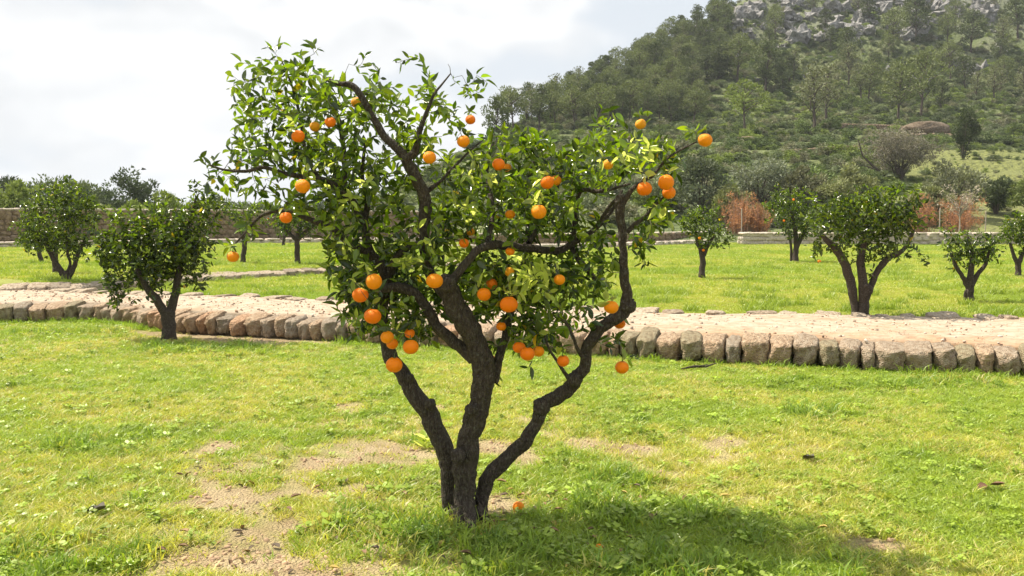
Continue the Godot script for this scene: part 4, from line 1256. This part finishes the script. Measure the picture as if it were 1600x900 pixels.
func beyond_the_walls() -> void:
	# left: [px, top py, width px, d, colour, label, kind]
	var dark := Color(0.078, 0.105, 0.050)
	var light := Color(0.22, 0.28, 0.065)
	var mid := Color(0.12, 0.155, 0.058)
	for e in [[15, 276, 70, 72.0, dark, "dark tree in the picture's top left corner of trees beyond the garden wall", "tree"], [105, 270, 95, 75.0, mid, "tall green tree beyond the garden wall, left of the dark round one", "tree"], [140, 286, 70, 80.0, dark, "low dark tree between the tall green tree and the dark round one", "tree"], [198, 267, 92, 70.0, dark, "dark round tree beyond the garden wall, the biggest on the left skyline", "tree"],
		[30, 288, 60, 58.0, light, "light green shrub showing above the left end of the garden wall", "shrub"], [-30, 286, 60, 60.0, light, "light green shrub cut by the left edge above the garden wall", "shrub"], [150, 312, 40, 56.0, light, "small light green shrub on the garden wall under the dark round tree", "shrub"], [258, 305, 70, 58.0, light, "light green shrub right of the dark round tree on the garden wall", "shrub"], [205, 316, 50, 55.0, light, "lowest light green shrub just above the wall coping", "shrub"],
		[330, 308, 70, 90.0, mid, "grey-green bush on the far skyline left of the big tree", "bush"], [400, 312, 90, 85.0, mid, "grey-green bush on the far skyline behind the big tree's left limb", "bush"], [490, 308, 100, 95.0, dark, "dark bush on the far skyline behind the big tree's crown", "bush"], [590, 296, 110, 95.0, mid, "grey-green bush behind the middle of the big tree", "bush"], [680, 280, 100, 100.0, mid, "grey-green bush behind the big tree right of its upright limb", "bush"]]:
		var d: float = e[3]
		var top := P(e[0], e[1], d)
		var h := top.y - 0.1
		leafy("%s" % e[6], e[5], e[6], Vector3(top.x, 0.1, -d), Vector3(e[2] * d / F * 1.15, h * 1.02, e[2] * d / F), e[4], 34, 130, 0.16)
	# right: bushes at the foot of the hill: px, base py, top py, width px, d, colour
	var olive := Color(0.20, 0.225, 0.155)
	for e in [[1098, 336, 248, 96, 60.0, Color(0.115, 0.14, 0.082), "dark grey-green bush right of the big tree's crown", "bush"], [1186, 318, 244, 104, 64.0, olive, "silvery grey olive bush uphill of the small round-topped orange tree", "olive bush"], [1140, 330, 290, 60, 57.0, Color(0.18, 0.20, 0.08), "low olive-green bush beside the first rusty shrub", "bush"], [1262, 330, 262, 80, 62.0, Color(0.17, 0.175, 0.10), "brownish green bush behind the slender orange tree", "bush"], [1330, 320, 262, 80, 60.0, Color(0.21, 0.23, 0.10), "pale bush behind the broad orange tree's crown", "bush"],
		[1492, 318, 252, 90, 60.0, Color(0.17, 0.185, 0.11), "grey-green bush behind the blossoming young tree", "bush"], [1560, 318, 268, 70, 62.0, Color(0.10, 0.13, 0.06), "dark bush on the right before the meadow", "bush"], [1508, 215, 168, 44, 92.0, Color(0.065, 0.088, 0.036), "round dark bush right of the stone mound", "bush"], [1455, 330, 285, 70, 58.0, Color(0.18, 0.20, 0.085), "low bush above the second rusty shrub", "bush"], [1040, 340, 285, 70, 62.0, Color(0.15, 0.18, 0.08), "bush half hidden by the right end of the big tree's crown", "bush"], [1620, 330, 270, 70, 60.0, Color(0.18, 0.23, 0.065), "bright bush at the right edge below the meadow", "bush"]]:
		var d: float = e[4]
		var top := P(e[0], e[2], d)
		var gy := hill_h(top.x, d)
		leafy("bush", e[6], e[7], Vector3(top.x, gy - 0.1, -d), Vector3(e[3] * d / F * 1.1, top.y - gy + 0.1, e[3] * d / F), e[5], 30, 130, 0.13)
	# grey half-bare tree with a leaning dark limb
	var bp := hit(1405, 288)
	var s := -bp.z / F
	leafy("bare_tree", "greyish half-bare tree spreading wide above the broad orange tree", "tree", bp, Vector3(120, 86, 90) * s, Color(0.21, 0.195, 0.155), 60, 150, 0.10, "", 0.42, 0.5)
	var lt := thing("leaning_trunk", "dark bare limb leaning left in front of the greyish half-bare tree", "dead tree", bp + Vector3(-3, 0, 2) * 0.3)
	var tb := MB.new()
	tube(tb, [Vector3(6, -4, 0) * s, Vector3(-8, 6, 0) * s, Vector3(-30, 22, 2) * s, Vector3(-48, 38, 4) * s, Vector3(-56, 62, 5) * s], [2.4 * s, 2.0 * s, 1.7 * s, 1.3 * s, 0.6 * s], 7, 0.15)
	part(lt, "trunk", tb.done(), M.bark_pine)
	tb = MB.new()
	tube(tb, [Vector3(-22, 16, 1) * s, Vector3(-40, 22, 3) * s, Vector3(-58, 26, 4) * s], [1.3 * s, 1.0 * s, 0.4 * s], 6, 0.15)
	part(lt, "branch", tb.done(), M.bark_pine)
	# rusty dry shrubs behind the bench wall
	var k := 0
	for e in [[1168, 360, 300, 56, "rusty red dry shrub at the left end of the bench wall"], [1458, 360, 304, 48, "rusty red dry shrub behind the bench wall, right of the broad orange tree"], [1520, 360, 306, 64, "rightmost rusty red dry shrub, beside the blossoming young tree"], [1196, 360, 318, 40, "smaller rusty shrub tucked behind the slender orange tree"]]:
		var p := G(e[0], 378, 0.25)
		var base := Vector3(p.x, 0.25, p.z - 1.6)
		var px: float = -base.z / F
		var o := thing("dry_shrub", e[4], "dry shrub", base, "rusty dry shrubs behind the bench wall")
		var b := MB.new()
		var stems := MB.new()
		var w: float = e[3] * px * 1.3
		var h := P(0, e[2], -base.z).y - 0.25
		for q in 150:
			var a := rr(0, TAU)
			var f := rr(0, 0.5) * w
			var r0 := Vector3(cos(a) * f * 0.5, 0, sin(a) * f * 0.5)
			var r1 := Vector3(cos(a) * f * rr(0.7, 1.1), h * rr(0.55, 1.05), sin(a) * f)
			tube(stems, [r0, r0.lerp(r1, 0.5) + rdir() * 0.06, r1], [0.012, 0.009, 0.004], 3)
			spikes(b, r0.lerp(r1, rr(0.4, 0.95)), Vector3(0.14, 0.22, 0.14), 16, 0.16, 0.022, Color(0.46, 0.225, 0.105) * rr(0.75, 1.25))
		part(o, "twigs", stems.done(), mat(lin(0.30, 0.17, 0.11), 0.9)).set_meta("kind", "stuff")
		part(o, "leaves", b.done(M.needles)).set_meta("kind", "stuff")
	# young blossoming tree
	var yp := G(1510, 379, 0.25) + Vector3(0, 0, -0.9)
	var ys := -yp.z / F
	var y := thing("young_tree", "thin young tree with a pale trunk and whitish blossom behind the bench wall", "blossoming tree", yp)
	tb = MB.new()
	tube(tb, [Vector3(0, -2, 0) * ys, Vector3(1, 25, 0) * ys, Vector3(0, 48, 0) * ys, Vector3(3, 70, 0) * ys], [1.5 * ys, 1.2 * ys, 0.9 * ys, 0.4 * ys], 7)
	part(y, "trunk", tb.done(), mat(lin(0.34, 0.29, 0.24), 0.9))
	tb = MB.new()
	var cb := MB.new()
	for q in 46:
		var a := rr(0, TAU)
		var r1 := Vector3(cos(a) * rr(8, 42), rr(50, 96), sin(a) * rr(8, 40)) * ys
		var r0 := Vector3(0, rr(36, 56), 0) * ys
		tube(tb, [r0, r0.lerp(r1, 0.5) + rdir() * 0.05, r1], [0.016, 0.011, 0.004], 4)
		spikes(cb, r0.lerp(r1, rr(0.6, 1.0)), Vector3(0.2, 0.16, 0.2), 13, 0.09, 0.035, Color(0.46, 0.40, 0.34) if q % 3 else Color(0.20, 0.23, 0.07))
	part(y, "branches", tb.done(), mat(lin(0.25, 0.21, 0.17), 0.9)).set_meta("kind", "stuff")
	part(y, "blossom", cb.done(M.needles)).set_meta("kind", "stuff")
	# fence posts
	for e in [[1165, 326, "pale fence post in front of the leftmost rusty shrub"], [1480, 326, "pale fence post between the two right-hand rusty shrubs"], [1553, 330, "pale fence post at the right end of the rusty shrubs"]]:
		var q := G(e[0], 379, 0.25) + Vector3(0, 0, -1.0)
		var b := MB.new()
		var h := P(0, e[1], -q.z).y - 0.25
		tube(b, [Vector3(0, -0.1, 0), Vector3(0.01, h * 0.5, 0), Vector3(0, h - 0.02, 0), Vector3(0, h, 0)], [0.034, 0.032, 0.03, 0.02], 8, 0.1)
		single("fence_post", b.done(mat(lin(0.36, 0.31, 0.26), 0.9)), e[2], "fence post", Transform3D(Basis(), q), "fence posts by the rusty shrubs")
	# bird over the far trees
	var bird := MB.new()
	tube(bird, [Vector3(-0.16, 0, 0), Vector3(-0.08, 0.02, 0), Vector3(0.02, 0.03, 0), Vector3(0.12, 0.02, 0), Vector3(0.2, 0, 0)], [0.01, 0.045, 0.055, 0.035, 0.01], 8)
	var br := thing("bird", "small dark bird flying over the dark round tree on the left skyline", "bird", P(224, 265, 60.0))
	part(br, "body", bird.done(), mat(lin(0.04, 0.04, 0.045)))
	for sd in [-1, 1]:
		var wb := MB.new()
		for p in [Vector3(0.1, 0.03, 0.03), Vector3(-0.06, 0.03, 0.03), Vector3(0.08, 0.12, 0.2), Vector3(-0.03, 0.11, 0.22), Vector3(-0.02, 0.10, 0.4)]: wb.v.append(Vector3(p.x, p.y, p.z * sd))
		wb.quad(0, 1, 3, 2); wb.tri(2, 3, 4)
		part(br, "wing", wb.done(), mat(lin(0.04, 0.04, 0.045)))

# ------------------------------------------------------------------ grass
func tuft(blades: int, spread: float, h: float, wd: float, lean: float) -> ArrayMesh:
	var b := MB.new()
	for k in blades:
		var a := rr(0, TAU)
		var r := spread * sqrt(rr(0, 1))
		var p := Vector3(cos(a) * r, -0.005, sin(a) * r)
		var dir := (Vector3(rr(-1, 1), 0, rr(-1, 1)) * lean)
		var hh := h * rr(0.45, 1.15)
		var side := Vector3(rr(-1, 1), 0, rr(-1, 1)).normalized() * wd * rr(0.6, 1.3)
		var m := p + dir * hh * 0.45 + Vector3.UP * hh * 0.6
		var t := p + dir * hh * 1.2 + Vector3.UP * hh * rr(0.75, 1.0)
		var s := b.v.size()
		b.v.append(p - side); b.v.append(p + side); b.v.append(m - side * 0.75); b.v.append(m + side * 0.75); b.v.append(t)
		b.quad(s, s + 2, s + 3, s + 1)
		b.tri(s + 2, s + 4, s + 3)
	return b.done(M.grass)

func weed() -> ArrayMesh:
	var b := MB.new()
	for k in 16:
		var a := rr(0, TAU)
		var r := rr(0.0, 0.05)
		var c := Vector3(cos(a) * r, rr(0.015, 0.05), sin(a) * r)
		var n := (Vector3.UP + rdir() * 0.5).normalized()
		var x := n.cross(Vector3(0.3, 0.1, 0.9)).normalized()
		var z := x.cross(n)
		var s := b.v.size()
		var q := rr(0.006, 0.013)
		b.v.append(c)
		for j in 6: b.v.append(c + (x * cos(TAU * j / 6) + z * sin(TAU * j / 6) * 1.3) * q)
		for j in 6: b.tri(s, s + 1 + j, s + 1 + (j + 1) % 6)
	return b.done(M.grass)

func grass_col(x: float, z: float, lush: float) -> Color:
	var u := rr(0, 1)
	var dry := clampf(0.42 + nz.get_noise_2d(x * 9.0 + 30.0, z * 9.0) * 1.2 - lush * 0.5, 0.04, 0.72)
	dry = clampf(dry + 1.1 * (soil(x, z) - 0.1), 0.03, 0.9)
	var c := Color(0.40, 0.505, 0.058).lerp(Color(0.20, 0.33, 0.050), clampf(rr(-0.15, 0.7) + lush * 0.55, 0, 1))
	if u < dry * 0.55: c = Color(0.66, 0.57, 0.25).lerp(Color(0.50, 0.51, 0.11), rr(0, 1))
	elif u < dry: c = Color(0.54, 0.56, 0.10)
	var j := rr(0.82, 1.18)
	return Color(c.r * j, c.g * j, c.b * j)

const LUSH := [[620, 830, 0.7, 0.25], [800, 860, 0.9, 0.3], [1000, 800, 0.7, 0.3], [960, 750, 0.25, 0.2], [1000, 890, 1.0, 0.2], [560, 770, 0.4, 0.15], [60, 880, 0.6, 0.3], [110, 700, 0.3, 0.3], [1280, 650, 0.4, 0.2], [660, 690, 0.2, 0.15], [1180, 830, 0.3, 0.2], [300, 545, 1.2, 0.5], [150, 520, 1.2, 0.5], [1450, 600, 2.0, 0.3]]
var lush_at := []
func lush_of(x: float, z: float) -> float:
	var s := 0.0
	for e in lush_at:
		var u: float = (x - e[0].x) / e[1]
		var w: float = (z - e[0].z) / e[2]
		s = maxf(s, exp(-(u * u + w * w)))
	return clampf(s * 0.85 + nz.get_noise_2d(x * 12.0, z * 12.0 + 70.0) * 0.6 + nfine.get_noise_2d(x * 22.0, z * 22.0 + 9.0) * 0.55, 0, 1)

func lawn_cover() -> void:
	for e in LUSH: lush_at.append([G(e[0], e[1]), e[2], e[3]])
	var short := []
	for k in 4: short.append(tuft(15, 0.05, 0.042, 0.0028, 1.25))
	var tall := []
	for k in 3: tall.append(tuft(14, 0.045, 0.085, 0.0032, 0.8))
	var far := []
	for k in 3: far.append(tuft(22, 0.14, 0.055, 0.006, 0.8))
	var weeds := [weed(), weed()]
	var xs := []
	var cs := []
	for k in 12: xs.append([]); cs.append([])
	# near lawn, thinning with distance
	for band in [[3.1, 5.2, 1500.0], [5.2, 7.5, 1000.0], [7.5, 10.0, 650.0], [10.0, 13.6, 420.0]]:
		var x0: float = -0.64 * band[1] - 2.0
		var n := int((band[1] - band[0]) * -2.0 * x0 * band[2])
		for k in n:
			var x := rr(x0, -x0)
			var z := -rr(band[0], band[1])
			if absf(x) > -z * 0.62 + 1.9: continue
			if z < line_z(front_edge, x) + 0.07: continue
			var s := soil(x, z)
			if s > 0.12 and rr(0.12, 0.5) < s and rr(0, 1) < 0.97: continue
			var lush := lush_of(x, z)
			var y := near_h(x, z)
			var sc := rr(0.65, 1.3) * (0.9 + 0.45 * lush)
			var which := rng.randi() % 4
			if lush > 0.5 and rr(0, 1) < 0.25: which = 4 + rng.randi() % 3
			if rr(0, 1) < (0.10 if lush > 0.3 else 0.06): which = 10 + rng.randi() % 2; sc *= rr(0.45, 0.9)
			xs[which].append(Transform3D(Basis(Vector3.UP, rr(0, TAU)) * Basis.from_scale(Vector3.ONE * sc), Vector3(x, y, z)))
			cs[which].append(grass_col(x, z, lush) if which < 10 else Color(0.34, 0.46, 0.06) * rr(0.7, 1.25))
	# tufts at the foot of the wall
	for k in 2600:
		var i := rng.randi() % (front_edge.size() - 1)
		var p: Vector3 = front_edge[i].lerp(front_edge[i + 1], rr(0, 1)) + Vector3(0, 0, rr(0.02, 0.22))
		if absf(p.x) > -p.z * 0.75 or soil(p.x, p.z) > 0.4: continue
		xs[4 + rng.randi() % 3].append(Transform3D(Basis(Vector3.UP, rr(0, TAU)) * Basis.from_scale(Vector3.ONE * (rr(0.35, 0.8) if rr(0, 1) < 0.85 else rr(0.8, 1.6))), Vector3(p.x, near_h(p.x, p.z), p.z)))
	for w in range(4, 7):
		while cs[w].size() < xs[w].size(): cs[w].append(Color(0.30, 0.44, 0.05) * rr(0.8, 1.25))
	# lawns behind the path
	for band in [[10.5, 16.0, 240.0], [16.0, 26.0, 90.0], [26.0, 50.0, 34.0]]:
		var x0: float = -0.62 * band[1] - 1.6
		var n := int((band[1] - band[0]) * -2.0 * x0 * band[2])
		for k in n:
			var x := rr(x0, -x0)
			var z := -rr(band[0], band[1])
			if absf(x) > -z * 0.61 + 1.5: continue
			if z > line_z(back_edge, x) - 0.12: continue
			var y := lawn_h(x, z)
			var sz: float = line_z(second_line, x)
			if x < -2.2 and absf(z - sz) < 0.35: continue
			if x < -2.2 and z < sz: y = 0.38 + nz.get_noise_2d(x * 3.0, z * 3.0) * 0.03
			var sc: float = rr(0.7, 1.2) * (0.8 if band[0] < 15 else 1.15 if band[0] < 20 else 1.7)
			var which := 7 + rng.randi() % 3
			var c := Color(0.36, 0.455, 0.070).lerp(Color(0.50, 0.54, 0.11), clampf(0.5 + nz.get_noise_2d(x * 2.5, z * 2.5) * 1.3 + rr(-0.4, 0.4), 0, 1))
			if nfine.get_noise_2d(x * 1.5, z * 1.5) > 0.22 or nfine.get_noise_2d(x * 6.0, z * 6.0 + 40.0) > 0.16: c = c.lerp(Color(0.27, 0.41, 0.045), 0.6)
			elif rr(0, 1) < 0.12: c = Color(0.55, 0.50, 0.20)
			if nfine.get_noise_2d(x * 6.0, z * 6.0 + 40.0) > 0.24 and rr(0, 1) < 0.5:
				which = 4 + rng.randi() % 3
				xs[which].append(Transform3D(Basis(Vector3.UP, rr(0, TAU)) * Basis.from_scale(Vector3.ONE * rr(1.2, 2.2)), Vector3(x, y, z)))
				cs[which].append(c * 0.9)
				continue
			xs[which].append(Transform3D(Basis(Vector3.UP, rr(0, TAU)) * Basis.from_scale(Vector3(sc, sc * 0.9, sc)), Vector3(x, y, z)))
			cs[which].append(c)
	var all := short + tall + far + weeds
	var total := 0
	for k in 12:
		total += xs[k].size()
		var o := scatter(self, "weeds" if k == 10 else "weeds_001" if k == 11 else "grass" if k == 0 else "grass_%03d" % k, all[k], xs[k], cs[k])
		tag(o, "low round-leaved weeds growing in the near lawn" if k >= 10 else "short sunlit grass of the near lawn" if k < 4 else "taller lush grass in the shade and along the stone wall" if k < 7 else "sunlit grass of the lawns behind the path", "weeds" if k >= 10 else "grass", "weeds of the lawn" if k >= 10 else "grass of the lawns")
	print("grass ", total)

# ------------------------------------------------------------------ small things
func small_things() -> void:
	# pebbles and crumbs on the path
	var pb := rounded_block(900, 2.6, 0.4, 2)
	pb.surface_set_material(0, mat(Color.WHITE, 0.95, true))
	var xf := []
	var cols := []
	for k in 4600:
		var i := rng.randi() % (front_edge.size() - 1)
		var t := pow(rr(0, 1), 0.8)
		var p: Vector3 = front_edge[i].lerp(back_edge[i], lerpf(0.06, 0.99, t))
		p += (front_edge[i + 1] - front_edge[i]) * rr(0, 1)
		if absf(p.x) > -p.z * 0.8: continue
		p.y = 0.282 + nz.get_noise_2d(p.x * 9.0, p.z * 9.0) * 0.035
		var sc := 0.008 + 0.035 * pow(rr(0, 1), 6.0)
		xf.append(Transform3D(Basis(rdir(), rr(0, 3)) * Basis.from_scale(Vector3(sc * 1.3, sc * 0.8, sc)), p))
		cols.append([Color(0.46, 0.37, 0.29), Color(0.36, 0.26, 0.18), Color(0.52, 0.45, 0.37), Color(0.26, 0.20, 0.15), Color(0.36, 0.23, 0.15)][rng.randi() % 5] * rr(0.8, 1.2))
	tag(scatter(self, "gravel", pb, xf, cols), "loose stones and crumbs of earth lying on the dirt path", "gravel")
	xf = []; cols = []
	for k in 1500:
		var e: Array = soil_at[rng.randi() % soil_at.size()]
		var x: float = e[0].x + rng.randfn() * e[1] * 0.7
		var z: float = e[0].z + rng.randfn() * e[2] * 0.7
		if soil(x, z) < 0.3: continue
		var sc := 0.006 + 0.022 * pow(rr(0, 1), 3.0)
		xf.append(Transform3D(Basis(rdir(), rr(0, 3)) * Basis.from_scale(Vector3(sc * 1.3, sc * 0.8, sc)), Vector3(x, near_h(x, z), z)))
		cols.append(Color(0.38, 0.26, 0.16) * rr(0.7, 1.25))
	tag(scatter(self, "soil_crumbs", pb, xf, cols), "crumbs of dry earth on the bare patches of the near lawn", "soil")
	# leaf litter under the tree
	xf = []; cols = []
	for k in 260:
		var p := G(735, 812) + Vector3(rng.randfn() * 0.75, 0, rng.randfn() * 0.45)
		xf.append(Transform3D(Basis(Vector3.UP, rr(0, TAU)) * Basis(Vector3.RIGHT, rr(-0.5, 0.5)) * Basis.from_scale(Vector3.ONE * rr(0.03, 0.065)), Vector3(p.x, near_h(p.x, p.z) + rr(0.008, 0.035), p.z)))
		cols.append([Color(0.16, 0.09, 0.045), Color(0.25, 0.16, 0.07), Color(0.36, 0.27, 0.07), Color(0.10, 0.07, 0.045)][rng.randi() % 4] * rr(0.7, 1.2))
	var dry := make_leaf(0.35, 0.9, 0.95)
	dry.surface_set_material(0, mat(Color.WHITE, 0.8, true))
	tag(scatter(self, "leaf_litter", dry, xf, cols), "dry brown leaves fallen in the grass round the big tree's foot", "leaf litter")
	# fallen oranges
	for e in [[810, 800, 9.5, "fallen orange lying in the dappled light right of the big tree's foot"], [652, 820, 6.5, "small fallen orange half sunk in grass left of the big tree's foot"], [936, 855, 6.5, "small fallen orange in the shaded grass nearest the camera"]]:
		var p := G(e[0], e[1])
		var r: float = e[2] * -p.z / F
		var o := thing("fallen_orange", e[3], "orange", Vector3(p.x, near_h(p.x, p.z) + r * 0.75, p.z), "fallen oranges under the big tree")
		part(o, "peel", fruit_shapes[0], M.orange, Transform3D(Basis(Vector3.RIGHT, 1.9) * Basis.from_scale(Vector3.ONE * r), Vector3.ZERO))
		part(o, "calyx", calyx_shape, M.calyx, Transform3D(Basis(Vector3.RIGHT, 1.9) * Basis.from_scale(Vector3.ONE * r), Vector3.ZERO))
	var fo := G(1280, 411, 0.25)
	var f2 := thing("fallen_orange", "fallen orange on the far lawn between the slender and the broad orange tree", "orange", Vector3(fo.x, 0.30, fo.z))
	part(f2, "peel", fruit_shapes[1], M.orange, Transform3D(Basis.from_scale(Vector3.ONE * 0.055), Vector3.ZERO))
	# dead leaves and sticks on the grass
	var brown := mat(lin(0.13, 0.065, 0.035), 0.8)
	var grey := mat(lin(0.085, 0.075, 0.06), 0.85)
	for e in [[1272, 724, 0.11, 0.4, grey, "curled grey dead leaf on the sunlit grass right of the tree's shadow"], [1545, 767, 0.10, 2.0, brown, "curled brown dead leaf near the right edge of the lawn"], [165, 803, 0.13, 1.2, grey, "dark dead leaf lying in the grass at lower left"], [288, 745, 0.06, 0.2, brown, "small reddish dead leaf left of the bare soil patch"]]:
		var p := G(e[0], e[1])
		var o := thing("dead_leaf", e[5], "dead leaf", Vector3(p.x, near_h(p.x, p.z) + 0.028, p.z))
		part(o, "blade", make_leaf(0.5, 1.0, 1.2), e[4], Transform3D(Basis(Vector3.UP, e[3]) * Basis.from_scale(Vector3.ONE * e[2]), Vector3.ZERO))
		part(o, "blade", make_leaf(-0.3, 0.9, 1.1), e[4], Transform3D(Basis(Vector3.UP, e[3] + 1.9) * Basis.from_scale(Vector3.ONE * e[2] * 0.8), Vector3(0, 0.008, 0)))
	var sp := G(1092, 577)
	var sb := MB.new()
	tube(sb, [Vector3(-0.2, 0.02, 0), Vector3(-0.06, 0.045, 0.03), Vector3(0.08, 0.03, 0), Vector3(0.22, 0.05, -0.05)], [0.008, 0.014, 0.012, 0.006], 7, 0.2)
	tube(sb, [Vector3(-0.04, 0.04, 0.03), Vector3(0.04, 0.07, 0.1)], [0.008, 0.004], 6)
	single("stick", sb.done(M.bark), "short dark stick lying in the grass before the stone wall", "stick", Transform3D(Basis(Vector3.UP, 0.3), Vector3(sp.x, near_h(sp.x, sp.z), sp.z)))
	# leafy weed at the back of the trunk
	for e in [[664, 700, 0.15, "light green broad-leaved weed growing just left of the big tree's stems"], [1278, 655, 0.09, "small dark green weed on the lawn before the stone wall"], [1060, 860, 0.10, "pale broad-leaved weed at the front of the tree's shadow"]]:
		var p := G(e[0], e[1])
		var o := thing("weed", e[3], "weed", Vector3(p.x, near_h(p.x, p.z), p.z))
		for k in 13:
			var a := k * 2.4
			var up := rr(0.3, 1.3)
			part(o, "leaf", leaf_shapes[k % 6], M.leaves[3 if k % 3 else 2], Transform3D(Basis(Vector3.UP, a) * Basis(Vector3.RIGHT, up * 0.7) * Basis.from_scale(Vector3.ONE * e[2] * rr(0.4, 0.75)), Vector3(0, e[2] * rr(0.0, 0.5), 0)))
